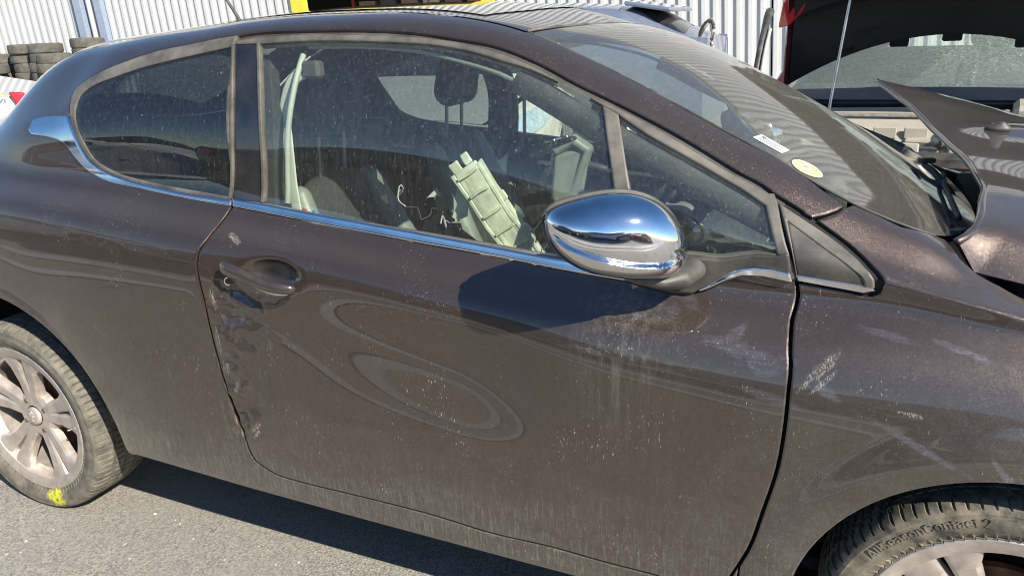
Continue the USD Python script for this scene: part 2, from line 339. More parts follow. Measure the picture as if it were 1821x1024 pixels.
def shell(m, t):
    """Gives an open sheet a thickness, inwards along its normals."""
    v, f, n = meshkit.arrays(m, True)
    e = np.sort(np.vstack([f[:, [0, 1]], f[:, [1, 2]], f[:, [2, 0]]]), 1); d = np.vstack([f[:, [0, 1]], f[:, [1, 2]], f[:, [2, 0]]])
    _, inv, c = np.unique(e, axis=0, return_inverse=True, return_counts=True); b = d[c[inv.ravel()] == 1]; k = len(v)
    side = np.vstack([np.stack([b[:, 1], b[:, 0], b[:, 0] + k], 1), np.stack([b[:, 1], b[:, 0] + k, b[:, 1] + k], 1)])
    return trimesh.Trimesh(np.vstack([v, v - n * t]), np.vstack([f, f[:, ::-1] + k, side]), process=False)

# ---------------------------------------------------------------- body surface of the near car (right side; the left is its mirror image)
from scipy.interpolate import PchipInterpolator, RectBivariateSpline
from scipy.ndimage import gaussian_filter1d
WR, WF = (-2.538, .300), (0.0, .306)          # wheel centres (x, z)
GUIDES = [  # each: stations (x, y, z), sill to roof centre
 [(-3.2,-0.6,0.3),(-2.7,-0.72,0.27),(-2,-0.79,0.262),(-1.5,-0.79,0.255),(-0.4,-0.79,0.24),(0.4,-0.74,0.24),(0.8,-0.5,0.25)],
 [(-3.2,-0.66,0.33),(-2.7,-0.8,0.31),(-2.1,-0.858,0.297),(-1.6,-0.858,0.276),(-0.8,-0.858,0.262),(-0.4,-0.858,0.258),(0.4,-0.8,0.26),(0.8,-0.52,0.27)],
 [(-3.2,-0.69,0.4),(-2.7,-0.83,0.36),(-2.1,-0.864,0.345),(-1.6,-0.866,0.343),(-0.8,-0.866,0.322),(-0.4,-0.866,0.318),(0.4,-0.82,0.32),(0.8,-0.54,0.33)],
 [(-3.2,-0.71,0.55),(-2.7,-0.845,0.52),(-2.1,-0.872,0.51),(-1.6,-0.873,0.5),(-0.8,-0.872,0.49),(-0.4,-0.872,0.48),(0,-0.872,0.48),(0.4,-0.83,0.48),(0.8,-0.56,0.48)],
 [(-3.2,-0.72,0.7),(-2.7,-0.85,0.68),(-2.3,-0.872,0.67),(-1.6,-0.87,0.65),(-0.8,-0.868,0.63),(-0.4,-0.87,0.62),(0,-0.874,0.63),(0.4,-0.83,0.62),(0.8,-0.56,0.6)],
 [(-3.2,-0.72,0.86),(-2.7,-0.848,0.85),(-2.3,-0.874,0.84),(-1.6,-0.876,0.815),(-0.8,-0.872,0.765),(-0.4,-0.868,0.74),(0,-0.87,0.74),(0.4,-0.82,0.71),(0.8,-0.55,0.67)],
 [(-3.2,-0.69,0.98),(-2.7,-0.825,0.985),(-2.36,-0.862,0.975),(-1.96,-0.868,0.945),(-1.71,-0.868,0.925),(-1.4,-0.868,0.898),(-1.0,-0.862,0.85),(-0.6,-0.85,0.835),(-0.4,-0.842,0.83),(0,-0.842,0.82),(0.4,-0.79,0.77),(0.8,-0.53,0.7)],
 [(-3.2,-0.66,1.03),(-2.7,-0.752,1.045),(-2.36,-0.7606,1.0402),(-1.96,-0.757,1.023),(-1.64,-0.764,0.997),(-1.36,-0.767,0.972),(-1.15,-0.767,0.952),(-0.957,-0.767,0.936),(-0.78,-0.767,0.918),(-0.56,-0.765,0.907),(-0.4,-0.762,0.911),(-0.27,-0.7625,0.9115),(0,-0.7918,0.8832),(0.4,-0.745,0.815),(0.8,-0.5,0.72)],
 [(-3.2,-0.63,1.07),(-2.7,-0.69,1.1),(-2.36,-0.7462,1.14),(-1.96,-0.747,1.17),(-1.64,-0.742,1.18),(-1.36,-0.744,1.17),(-1.15,-0.746,1.15),(-0.957,-0.75,1.12),(-0.78,-0.754,1.08),(-0.56,-0.764,1.025),(-0.4,-0.774,0.985),(-0.27,-0.7692,0.955),(-0.1,-0.785,0.925),(0.1,-0.775,0.885),(0.4,-0.71,0.83),(0.8,-0.46,0.73)],
 [(-3.2,-0.61,1.09),(-2.7,-0.64,1.13),(-2.5,-0.665,1.2),(-2.27,-0.6855,1.24),(-2.145,-0.6758,1.3),(-2.05,-0.662,1.33),(-1.9,-0.652,1.358),(-1.71,-0.642,1.381),(-1.52,-0.635,1.387),(-1.36,-0.637,1.385),(-1.22,-0.638,1.373),(-1.119,-0.639,1.358),(-1.034,-0.64,1.343),(-0.938,-0.646,1.305),(-0.845,-0.656,1.256),(-0.725,-0.667,1.199),(-0.61,-0.6814,1.145),(-0.49,-0.6996,1.094),(-0.4,-0.716,1.05),(-0.3,-0.728,0.997),(-0.17,-0.742,0.952),(-0.05,-0.745,0.925),(0.1,-0.735,0.893),(0.4,-0.67,0.838),(0.8,-0.42,0.73)],
 [(-3.2,-0.58,1.06),(-2.7,-0.59,1.128),(-2.55,-0.6,1.232),(-2.42,-0.592,1.315),(-2.33,-0.5797,1.35),(-2.2,-0.5733,1.371),(-2.0,-0.565,1.392),(-1.85,-0.56,1.404),(-1.7,-0.557,1.416),(-1.52,-0.555,1.421),(-1.36,-0.555,1.42),(-1.22,-0.555,1.412),(-1.1,-0.557,1.396),(-0.983,-0.568,1.368),(-0.872,-0.573,1.323),(-0.746,-0.5874,1.267),(-0.626,-0.607,1.21),(-0.502,-0.6305,1.152),(-0.438,-0.6432,1.125),(-0.386,-0.6533,1.094),(-0.33,-0.662,1.066),(-0.25,-0.67,1.034),(-0.17,-0.676,1.006),(-0.11,-0.675,0.958),(-0.04,-0.672,0.922),(0.1,-0.655,0.89),(0.4,-0.6,0.835),(0.8,-0.38,0.73)],
 [(-3.2,-0.34,1.07),(-2.9,-0.34,1.18),(-2.7,-0.34,1.285),(-2.5,-0.33,1.365),(-2.33,-0.32,1.388),(-2,-0.3,1.412),(-1.7,-0.3,1.434),(-1.5,-0.3,1.44),(-1.3,-0.3,1.437),(-1.1,-0.3,1.415),(-0.95,-0.31,1.378),(-0.75,-0.32,1.292),(-0.5,-0.33,1.2),(-0.2,-0.35,1.02),(0.1,-0.36,0.93),(0.4,-0.34,0.87),(0.8,-0.2,0.75)],
 [(-3.2,0,1.08),(-2.9,0,1.21),(-2.7,0,1.32),(-2.5,0,1.378),(-2.33,0,1.395),(-2,0,1.42),(-1.7,0,1.441),(-1.5,0,1.447),(-1.3,0,1.445),(-1.1,0,1.428),(-0.95,0,1.385),(-0.75,0,1.295),(-0.5,0,1.23),(-0.2,0,1.04),(0.1,0,0.94),(0.4,0,0.88),(0.8,0,0.76)],
]
NX, NS = 401, 12 * 20 + 1
XS = np.linspace(-3.2, .8, NX)
def _sections():
    g = np.zeros((13, NX, 2))
    for i, pts in enumerate(GUIDES):
        p = np.array(pts)
        for k in (0, 1):
            f = PchipInterpolator(p[:, 0], p[:, k + 1])(XS)
            g[i, :, k] = gaussian_filter1d(f, 5 if i < 9 else 3, mode='nearest')
    s = np.linspace(0, 12, NS)
    Y, Z = (gaussian_filter1d(PchipInterpolator(np.arange(13), g[..., k], axis=0)(s), 4, axis=0, mode='nearest') for k in (0, 1))
    Y[-1] = 0
    return Y.T, Z.T                                                  # (NX, NS)
_Y, _Z = _sections()
_r = np.argmin(abs(XS + 1.3))
VS = np.concatenate([[0], np.cumsum(np.hypot(np.diff(_Y[_r]), np.diff(_Z[_r])))])   # girth coordinate: arc length at x = -1.3
VK = VS[::20]                                                       # v of each guide
_FY, _FZ = RectBivariateSpline(XS, VS, _Y), RectBivariateSpline(XS, VS, _Z)
def sstep(a, b, t):
    t = np.clip((np.asarray(t, float) - a) / (b - a), 0, 1)
    return t * t * (3 - 2 * t)
def P(x, v):
    """Point of the right body side at length x and girth v."""
    x, v = np.asarray(x, float), np.asarray(v, float)
    y, z = _FY.ev(x, v), _FZ.ev(x, v)
    low = 1 - sstep(VK[6] - .04, VK[6] + .05, v)
    for cx, cz in (WR, WF):                                          # flared wheel arches
        r = np.hypot(x - cx, z - cz)
        y = y - .010 * (1 - sstep(.40, .47, r)) * low - .004 * (1 - sstep(.355, .375, r)) * low
    xl = np.where(x > -1.04, (x + 1.04) / .20, (x + 1.04) / .55)             # the door's hollow flank, blunt towards the front
    e = xl ** 2 + ((z - .735 + .20 * (x + 1.04)) / .135) ** 2
    y = y + .024 * np.exp(-e * 1.0) * sstep(-1.70, -1.60, x)
    e = ((x + 1.495) / .066) ** 2 + ((z - .876) / .029) ** 2             # finger recess behind the handle
    y = y + .026 * np.exp(-e * e)
    d = np.exp(-((x + 1.63 - .10 * (z - .60)) / .060) ** 2) * sstep(.38, .45, z) * (1 - sstep(.80, .88, z))   # dents along the rear edge of the door
    q = np.stack([x * 14, z * 17, 0 * x], -1)
    y = y + d * (.021 * (np.abs(meshkit.noise(q, 5) - .5) * 2 - .25) + .010 * (np.abs(meshkit.noise(q * 2.4 + z[..., None] * 4, 9) - .5) * 2 - .4))
    y = y + .0012 * (meshkit.noise(np.stack([x * 3.1, z * 4.3, 0 * x + 3], -1), 8) - .5)
    return np.stack([x, y, z], -1)

O = {
 'door_rear': [(-1.6659, 0.8043), (-1.672, 0.7865), (-1.6747, 0.7679), (-1.6759, 0.7483), (-1.677, 0.7288), (-1.6781, 0.7099), (-1.6811, 0.6956), (-1.6867, 0.6826), (-1.6927, 0.6699), (-1.6976, 0.657), (-1.7011, 0.6442), (-1.7022, 0.632), (-1.7013, 0.6198), (-1.7003, 0.6073), (-1.6995, 0.5959), (-1.6983, 0.5842), (-1.6967, 0.5724), (-1.6944, 0.557), (-1.695, 0.54), (-1.6943, 0.5233), (-1.6931, 0.5066), (-1.6928, 0.4886), (-1.6913, 0.4711), (-1.6919, 0.4523), (-1.6908, 0.4341), (-1.6869, 0.4179), (-1.6819, 0.4023), (-1.6833, 0.3827), (-1.6803, 0.3655), (-1.6724, 0.351), (-1.6688, 0.3357), (-1.6691, 0.3176), (-1.6649, 0.3021), (-1.6644, 0.2839), (-1.6599, 0.2683), (-1.6545, 0.2491), (-1.6491, 0.2297), (-1.6372, 0.2151), (-1.6357, 0.1925), (-1.6326, 0.1765), (-1.6262, 0.1631), (-1.6128, 0.1524), (-1.5968, 0.1444), (-1.5797, 0.1365), (-1.5612, 0.1309), (-1.5394, 0.1289), (-1.5168, 0.1285), (-1.4881, 0.1278), (-1.4593, 0.1279), (-1.4307, 0.1284), (-1.4023, 0.1293), (-1.3742, 0.1303), (-1.3464, 0.1313), (-1.3191, 0.132), (-1.2923, 0.1327), (-1.2659, 0.1334), (-1.2397, 0.1342), (-1.2138, 0.1349), (-1.1883, 0.1354), (-1.1631, 0.1357), (-1.1383, 0.1358), (-1.1161, 0.1353), (-1.0943, 0.1345), (-1.0727, 0.1334), (-1.0514, 0.1322), (-1.0302, 0.131), (-1.0091, 0.1299), (-0.9882, 0.1293), (-0.9672, 0.1291), (-0.9448, 0.1296), (-0.9224, 0.1305), (-0.9002, 0.1317), (-0.8783, 0.1329), (-0.8566, 0.1338), (-0.8352, 0.1342), (-0.814, 0.1339), (-0.793, 0.1333), (-0.7723, 0.1325), (-0.7517, 0.1316), (-0.7313, 0.1308), (-0.7111, 0.1303), (-0.6943, 0.1301), (-0.6775, 0.1301), (-0.6609, 0.1301), (-0.6445, 0.1302), (-0.6281, 0.1301), (-0.6094, 0.1297), (-0.5908, 0.129), (-0.5723, 0.1287), (-0.5539, 0.1295), (-0.5365, 0.1302), (-0.5191, 0.1316), (-0.5021, 0.1367), (-0.4864, 0.1446), (-0.4727, 0.1564), (-0.4653, 0.1707), (-0.4592, 0.1865)],
 'door_front': [(-0.448, 0.2138), (-0.4415, 0.2305), (-0.4354, 0.2471), (-0.4292, 0.2684), (-0.4243, 0.2898), (-0.4201, 0.311), (-0.4158, 0.3321), (-0.4104, 0.3576), (-0.405, 0.3833), (-0.4003, 0.4096), (-0.3965, 0.4373), (-0.394, 0.4663), (-0.3923, 0.4969), (-0.3911, 0.528), (-0.3903, 0.5581), (-0.39, 0.5845), (-0.39, 0.6077), (-0.3901, 0.6279), (-0.3898, 0.6471), (-0.3906, 0.6652), (-0.3939, 0.6819), (-0.3955, 0.697), (-0.3966, 0.7143), (-0.3978, 0.7326), (-0.3981, 0.7524), (-0.3962, 0.7695), (-0.3941, 0.7874), (-0.3931, 0.8102), (-0.3948, 0.8323), (-0.3975, 0.8593), (-0.4008, 0.9038), (-0.4071, 0.9635), (-0.4147, 1.0167), (-0.4213, 1.0682), (-0.4273, 1.1195), (-0.4334, 1.1672), (-0.4387, 1.2078), (-0.445, 1.2385), (-0.4516, 1.2543)],
 'frame_top': [(-0.462, 1.245), (-0.48, 1.2447), (-0.4982, 1.2446), (-0.5166, 1.245), (-0.5351, 1.2459), (-0.5537, 1.2474), (-0.572, 1.2494), (-0.5902, 1.2518), (-0.6086, 1.2541), (-0.6271, 1.256), (-0.6458, 1.2574), (-0.6648, 1.2581), (-0.6835, 1.2583), (-0.7024, 1.2585), (-0.7215, 1.2584), (-0.7408, 1.258), (-0.7604, 1.2571), (-0.7802, 1.2553), (-0.7992, 1.2523), (-0.8185, 1.2486), (-0.8377, 1.2455), (-0.8606, 1.2443), (-0.8835, 1.2449), (-0.9065, 1.2458), (-0.9301, 1.2455), (-0.9527, 1.2441), (-0.9757, 1.2426), (-0.9994, 1.2415), (-1.0236, 1.2413), (-1.0494, 1.2424), (-1.0758, 1.2442), (-1.1019, 1.2451), (-1.1283, 1.2449), (-1.1548, 1.2441), (-1.1812, 1.243), (-1.2079, 1.2415), (-1.235, 1.2398), (-1.2624, 1.2383), (-1.2924, 1.2368), (-1.3231, 1.2356), (-1.3546, 1.2351), (-1.3839, 1.2354), (-1.4138, 1.2362), (-1.4442, 1.2368), (-1.4749, 1.2373), (-1.5057, 1.2373), (-1.5365, 1.2372), (-1.5675, 1.2374), (-1.5985, 1.2373), (-1.6291, 1.2364), (-1.6591, 1.2341), (-1.6901, 1.2301)],
 'rail_low': [(-1.6955, 1.2488), (-1.6679, 1.2525), (-1.6369, 1.2546), (-1.6048, 1.2548), (-1.5723, 1.2539), (-1.5399, 1.2529), (-1.5079, 1.2526), (-1.4765, 1.2527), (-1.4453, 1.2527), (-1.4143, 1.2525), (-1.3838, 1.2521), (-1.3539, 1.2518), (-1.3246, 1.252), (-1.2961, 1.2529), (-1.2682, 1.254), (-1.2406, 1.2549), (-1.2132, 1.2555), (-1.1875, 1.2555), (-1.1621, 1.2554), (-1.1369, 1.2553), (-1.1121, 1.2552), (-1.0908, 1.2555), (-1.0697, 1.2562), (-1.0489, 1.2571), (-1.0285, 1.2579), (-1.0042, 1.2586), (-0.9805, 1.2594), (-0.9572, 1.2605), (-0.9345, 1.2618), (-0.9111, 1.2629), (-0.888, 1.2633), (-0.8652, 1.2636), (-0.8424, 1.2644), (-0.8237, 1.2655), (-0.805, 1.2668), (-0.7864, 1.268), (-0.768, 1.269), (-0.7478, 1.2698), (-0.7277, 1.2706), (-0.7078, 1.2713), (-0.6881, 1.272), (-0.6686, 1.2724), (-0.6493, 1.2726), (-0.6302, 1.2725), (-0.6114, 1.2717), (-0.5928, 1.2704), (-0.5745, 1.2685), (-0.5563, 1.2664), (-0.5383, 1.2643), (-0.5204, 1.2624), (-0.5041, 1.2621), (-0.4877, 1.2627), (-0.4719, 1.2623), (-0.4572, 1.2588), (-0.4431, 1.2508), (-0.4289, 1.2473), (-0.4139, 1.2478), (-0.3987, 1.25), (-0.3837, 1.2518)],
 'vent_glass': [(-0.7545, 1.2452), (-0.7407, 1.2427), (-0.727, 1.24), (-0.7133, 1.2375), (-0.6996, 1.2355), (-0.6844, 1.2341), (-0.6691, 1.2334), (-0.6539, 1.2331), (-0.6387, 1.2327), (-0.6236, 1.232), (-0.6089, 1.2308), (-0.5942, 1.2294), (-0.5797, 1.2277), (-0.5652, 1.2258), (-0.5509, 1.2236), (-0.5365, 1.2212), (-0.5222, 1.2189), (-0.5081, 1.2163), (-0.4943, 1.213), (-0.4836, 1.2096), (-0.4731, 1.2058), (-0.4626, 1.2019), (-0.4577, 1.1723), (-0.4528, 1.1393), (-0.4492, 1.1135), (-0.4456, 1.0868), (-0.4422, 1.0594), (-0.4383, 1.024), (-0.4345, 0.9882), (-0.4455, 0.9812), (-0.4566, 0.9747), (-0.4676, 0.9669), (-0.4786, 0.957), (-0.4895, 0.9462), (-0.5006, 0.9362), (-0.5134, 0.9257), (-0.5264, 0.9168), (-0.5415, 0.9109), (-0.5568, 0.908), (-0.5723, 0.9062), (-0.5879, 0.9037), (-0.6026, 0.9005), (-0.6173, 0.8972), (-0.6322, 0.8939), (-0.6472, 0.8905), (-0.6604, 0.8875), (-0.6738, 0.8845), (-0.6873, 0.8816), (-0.6898, 0.9034), (-0.6923, 0.9255), (-0.6948, 0.9477), (-0.6974, 0.9702), (-0.7002, 0.993), (-0.7034, 1.0163), (-0.707, 1.04), (-0.7111, 1.0646), (-0.7156, 1.0892), (-0.7205, 1.1138), (-0.7256, 1.1381), (-0.7311, 1.1618), (-0.7367, 1.1847), (-0.7425, 1.2064), (-0.7484, 1.2267)],
 'door_glass': [(-1.6181, 1.2159), (-1.5939, 1.2162), (-1.5699, 1.2168), (-1.5461, 1.2176), (-1.5224, 1.2184), (-1.4986, 1.2191), (-1.4768, 1.2194), (-1.4551, 1.2196), (-1.4335, 1.2196), (-1.412, 1.2196), (-1.3908, 1.2194), (-1.3698, 1.2193), (-1.3491, 1.2194), (-1.3292, 1.2197), (-1.3095, 1.2202), (-1.2901, 1.221), (-1.271, 1.2219), (-1.2504, 1.2232), (-1.23, 1.2246), (-1.2098, 1.2262), (-1.1898, 1.2277), (-1.1699, 1.2289), (-1.1502, 1.2296), (-1.1302, 1.2298), (-1.1104, 1.2295), (-1.0906, 1.2288), (-1.0711, 1.228), (-1.0514, 1.2269), (-1.0321, 1.226), (-1.0131, 1.2261), (-0.9945, 1.2275), (-0.9763, 1.2305), (-0.9584, 1.2339), (-0.943, 1.2362), (-0.9279, 1.2381), (-0.9129, 1.2399), (-0.898, 1.2419), (-0.883, 1.2442), (-0.868, 1.2465), (-0.8532, 1.2482), (-0.8385, 1.2491), (-0.8257, 1.2491), (-0.8129, 1.2485), (-0.8003, 1.2475), (-0.7877, 1.2466), (-0.7817, 1.2285), (-0.7759, 1.2088), (-0.7702, 1.1878), (-0.7648, 1.1657), (-0.7596, 1.1429), (-0.7545, 1.1194), (-0.7497, 1.0954), (-0.7452, 1.0715), (-0.741, 1.0477), (-0.7372, 1.0242), (-0.734, 1.0029), (-0.731, 0.9819), (-0.7283, 0.9612), (-0.7258, 0.9407), (-0.7233, 0.9204), (-0.7208, 0.9002), (-0.7183, 0.8802), (-0.7161, 0.8627), (-0.7137, 0.8454), (-0.7112, 0.8285), (-0.728, 0.8287), (-0.7449, 0.8289), (-0.762, 0.829), (-0.7793, 0.829), (-0.7966, 0.8289), (-0.8142, 0.8288), (-0.8318, 0.8285), (-0.8496, 0.8282), (-0.8676, 0.8278), (-0.8857, 0.8273), (-0.9044, 0.8269), (-0.9232, 0.8265), (-0.9423, 0.8261), (-0.9615, 0.8258), (-0.9809, 0.8256), (-1.0005, 0.8254), (-1.0203, 0.8253), (-1.0403, 0.8252), (-1.0604, 0.8251), (-1.0807, 0.8251), (-1.1012, 0.825), (-1.1219, 0.8249), (-1.1428, 0.8248), (-1.164, 0.8246), (-1.1853, 0.8242), (-1.2068, 0.8239), (-1.2286, 0.8234), (-1.2505, 0.823), (-1.2726, 0.8226), (-1.2949, 0.8222), (-1.3174, 0.8219), (-1.3401, 0.8216), (-1.3629, 0.8216), (-1.386, 0.8216), (-1.4086, 0.8218), (-1.4314, 0.8221), (-1.4544, 0.8225), (-1.4776, 0.823), (-1.5011, 0.8235), (-1.5248, 0.8241), (-1.5488, 0.8246), (-1.573, 0.8252), (-1.5738, 0.8461), (-1.5735, 0.8671), (-1.5728, 0.8882), (-1.5719, 0.9091), (-1.5711, 0.9298), (-1.5706, 0.9504), (-1.5703, 0.9696), (-1.5705, 0.9885), (-1.5713, 1.0074), (-1.5727, 1.0263), (-1.5748, 1.0451), (-1.5775, 1.0641), (-1.5809, 1.0832), (-1.5852, 1.1041), (-1.5901, 1.1252), (-1.5957, 1.1468), (-1.602, 1.1689), (-1.6093, 1.1917)],
 'bar': [(-0.7877, 1.2466), (-0.7766, 1.2461), (-0.7655, 1.2457), (-0.7545, 1.2452), (-0.7491, 1.229), (-0.7438, 1.2115), (-0.7387, 1.1927), (-0.7337, 1.1729), (-0.7288, 1.1524), (-0.724, 1.1303), (-0.7193, 1.1078), (-0.7149, 1.0852), (-0.7108, 1.0625), (-0.707, 1.04), (-0.7033, 1.0164), (-0.7, 0.9932), (-0.697, 0.9704), (-0.6942, 0.9479), (-0.6915, 0.9257), (-0.6888, 0.9037), (-0.6862, 0.8819), (-0.6835, 0.8604), (-0.6962, 0.8443), (-0.709, 0.8289), (-0.7123, 0.8457), (-0.7154, 0.8628), (-0.7183, 0.8802), (-0.7212, 0.9), (-0.7239, 0.9201), (-0.7263, 0.9404), (-0.7288, 0.9609), (-0.7313, 0.9817), (-0.734, 1.0028), (-0.7372, 1.0242), (-0.741, 1.0477), (-0.7452, 1.0715), (-0.7497, 1.0954), (-0.7545, 1.1194), (-0.7596, 1.1429), (-0.7648, 1.1657), (-0.7702, 1.1878), (-0.7759, 1.2088), (-0.7817, 1.2285)],
 'b_panel': [(-1.6927, 1.2203), (-1.6711, 1.2194), (-1.6497, 1.2188), (-1.6286, 1.2182), (-1.6192, 1.1935), (-1.6114, 1.1702), (-1.6046, 1.1477), (-1.5987, 1.1258), (-1.5935, 1.1043), (-1.5889, 1.0832), (-1.5855, 1.064), (-1.5826, 1.0449), (-1.5805, 1.026), (-1.5791, 1.0071), (-1.5784, 0.9881), (-1.5783, 0.969), (-1.5787, 0.9498), (-1.5795, 0.9293), (-1.5805, 0.9087), (-1.5817, 0.8879), (-1.5828, 0.8669), (-1.5834, 0.8459), (-1.5828, 0.8251), (-1.6042, 0.8241), (-1.6256, 0.8231), (-1.6469, 0.8222), (-1.6685, 0.8213), (-1.6685, 0.8428), (-1.667, 0.8647), (-1.6648, 0.8867), (-1.6624, 0.9086), (-1.6601, 0.9303), (-1.6581, 0.9517), (-1.6565, 0.9727), (-1.6557, 0.9927), (-1.6555, 1.0126), (-1.6562, 1.0323), (-1.6575, 1.0521), (-1.6595, 1.0719), (-1.6622, 1.092), (-1.6654, 1.1122), (-1.6692, 1.1327), (-1.6736, 1.1535), (-1.6787, 1.1749), (-1.6848, 1.197)],
 'strip_r': [(-1.6286, 1.2182), (-1.6187, 1.2175), (-1.6097, 1.193), (-1.6023, 1.1698), (-1.5958, 1.1475), (-1.5902, 1.1257), (-1.5852, 1.1043), (-1.5809, 1.0832), (-1.5775, 1.0641), (-1.5748, 1.0451), (-1.5727, 1.0263), (-1.5713, 1.0074), (-1.5705, 0.9885), (-1.5703, 0.9696), (-1.5706, 0.9504), (-1.5711, 0.9298), (-1.5719, 0.9091), (-1.5728, 0.8882), (-1.5735, 0.8671), (-1.5738, 0.8461), (-1.573, 0.8252), (-1.5828, 0.8251), (-1.5834, 0.8459), (-1.5828, 0.8669), (-1.5817, 0.8879), (-1.5805, 0.9087), (-1.5795, 0.9293), (-1.5787, 0.9498), (-1.5783, 0.969), (-1.5784, 0.9881), (-1.5791, 1.0071), (-1.5805, 1.026), (-1.5826, 1.0449), (-1.5855, 1.064), (-1.5889, 1.0832), (-1.5935, 1.1043), (-1.5987, 1.1258), (-1.6046, 1.1477), (-1.6114, 1.1702), (-1.6192, 1.1935)],
 'strip_l': [(-1.7023, 1.2196), (-1.6927, 1.2203), (-1.6848, 1.197), (-1.6787, 1.1749), (-1.6736, 1.1535), (-1.6692, 1.1327), (-1.6654, 1.1122), (-1.6622, 1.092), (-1.6595, 1.0719), (-1.6575, 1.0521), (-1.6562, 1.0323), (-1.6555, 1.0126), (-1.6557, 0.9927), (-1.6565, 0.9727), (-1.6581, 0.9515), (-1.6602, 0.9299), (-1.6625, 0.908), (-1.6649, 0.8859), (-1.6671, 0.8637), (-1.6686, 0.8416), (-1.6683, 0.8198), (-1.6768, 0.8201), (-1.677, 0.8417), (-1.6755, 0.8637), (-1.6733, 0.8859), (-1.6709, 0.9079), (-1.6686, 0.9297), (-1.6665, 0.9512), (-1.6649, 0.9724), (-1.664, 0.9925), (-1.6638, 1.0124), (-1.6643, 1.0323), (-1.6656, 1.0521), (-1.6676, 1.0721), (-1.6703, 1.0922), (-1.6737, 1.1126), (-1.6776, 1.1328), (-1.6823, 1.1534), (-1.6877, 1.1746), (-1.6942, 1.1965)],
 'quarter_glass': [(-1.6986, 1.2143), (-1.7224, 1.2113), (-1.7466, 1.2088), (-1.7713, 1.2069), (-1.7938, 1.2057), (-1.8168, 1.205), (-1.8401, 1.2045), (-1.8636, 1.2041), (-1.8873, 1.2035), (-1.9096, 1.2029), (-1.9321, 1.2023), (-1.9549, 1.2017), (-1.9777, 1.2009), (-2.001, 1.1999), (-2.0244, 1.1989), (-2.0477, 1.198), (-2.0708, 1.1974), (-2.0974, 1.1985), (-2.1246, 1.2006), (-2.1498, 1.2001), (-2.1698, 1.1967), (-2.1849, 1.1866), (-2.1901, 1.1592), (-2.1885, 1.1212), (-2.1813, 1.075), (-2.1717, 1.0324), (-2.164, 1.0055), (-2.1553, 0.9807), (-2.1466, 0.9575), (-2.1349, 0.9252), (-2.1203, 0.8968), (-2.1024, 0.879), (-2.081, 0.8657), (-2.0586, 0.8549), (-2.035, 0.8461), (-2.0101, 0.8402), (-1.9846, 0.8362), (-1.9589, 0.8333), (-1.9335, 0.8306), (-1.9087, 0.8285), (-1.8839, 0.8272), (-1.8592, 0.8265), (-1.8346, 0.8261), (-1.8103, 0.8258), (-1.7831, 0.8256), (-1.7561, 0.8256), (-1.7294, 0.8257), (-1.703, 0.8258), (-1.6772, 0.8258), (-1.6768, 0.8467), (-1.6752, 0.868), (-1.673, 0.8892), (-1.6707, 0.9104), (-1.6684, 0.9314), (-1.6665, 0.952), (-1.6649, 0.9724), (-1.664, 0.9925), (-1.6638, 1.0124), (-1.6645, 1.0323), (-1.6658, 1.0521), (-1.6678, 1.0721), (-1.6705, 1.0922), (-1.6737, 1.1126), (-1.6772, 1.1319), (-1.6813, 1.1516), (-1.686, 1.1718), (-1.6917, 1.1925)],
 'quarter_trim': [(-1.6955, 1.2488), (-1.7147, 1.2475), (-1.7343, 1.2465), (-1.7541, 1.2457), (-1.7766, 1.2449), (-1.7992, 1.2442), (-1.8222, 1.2438), (-1.8457, 1.2439), (-1.868, 1.2445), (-1.8908, 1.2455), (-1.9136, 1.2462), (-1.9361, 1.2462), (-1.959, 1.2454), (-1.9816, 1.2441), (-2.0042, 1.2427), (-2.0269, 1.2414), (-2.0504, 1.2407), (-2.0739, 1.2405), (-2.0972, 1.2405), (-2.1202, 1.2403), (-2.1428, 1.2409), (-2.1663, 1.2425), (-2.1883, 1.2426), (-2.2091, 1.2405), (-2.2231, 1.2315), (-2.225, 1.209), (-2.2197, 1.1725), (-2.2109, 1.1307), (-2.2012, 1.0895), (-2.1897, 1.0455), (-2.179, 1.0081), (-2.1718, 0.9818), (-2.1646, 0.957), (-2.1565, 0.9339), (-2.1445, 0.9056), (-2.1293, 0.8814), (-2.1058, 0.8624), (-2.079, 0.8487), (-2.0523, 0.8388), (-2.0245, 0.8319), (-1.9963, 0.8265), (-1.9726, 0.8231), (-1.9488, 0.8207), (-1.9249, 0.819), (-1.9012, 0.8176), (-1.8781, 0.8164), (-1.8551, 0.8156), (-1.8322, 0.8151), (-1.8095, 0.8148), (-1.7872, 0.8149), (-1.765, 0.8153), (-1.743, 0.8157), (-1.7212, 0.8163), (-1.6978, 0.8169), (-1.6748, 0.8174), (-1.6749, 0.8395), (-1.673, 0.8619), (-1.6702, 0.8845), (-1.6673, 0.907), (-1.6644, 0.9292), (-1.6619, 0.951), (-1.6599, 0.9726), (-1.6587, 0.9927), (-1.6583, 1.0125), (-1.6587, 1.0323), (-1.6599, 1.0521), (-1.6617, 1.072), (-1.6641, 1.092), (-1.6671, 1.1123), (-1.6714, 1.1327), (-1.6772, 1.1536), (-1.6834, 1.175), (-1.6886, 1.1966), (-1.692, 1.2186), (-1.6932, 1.2331)],
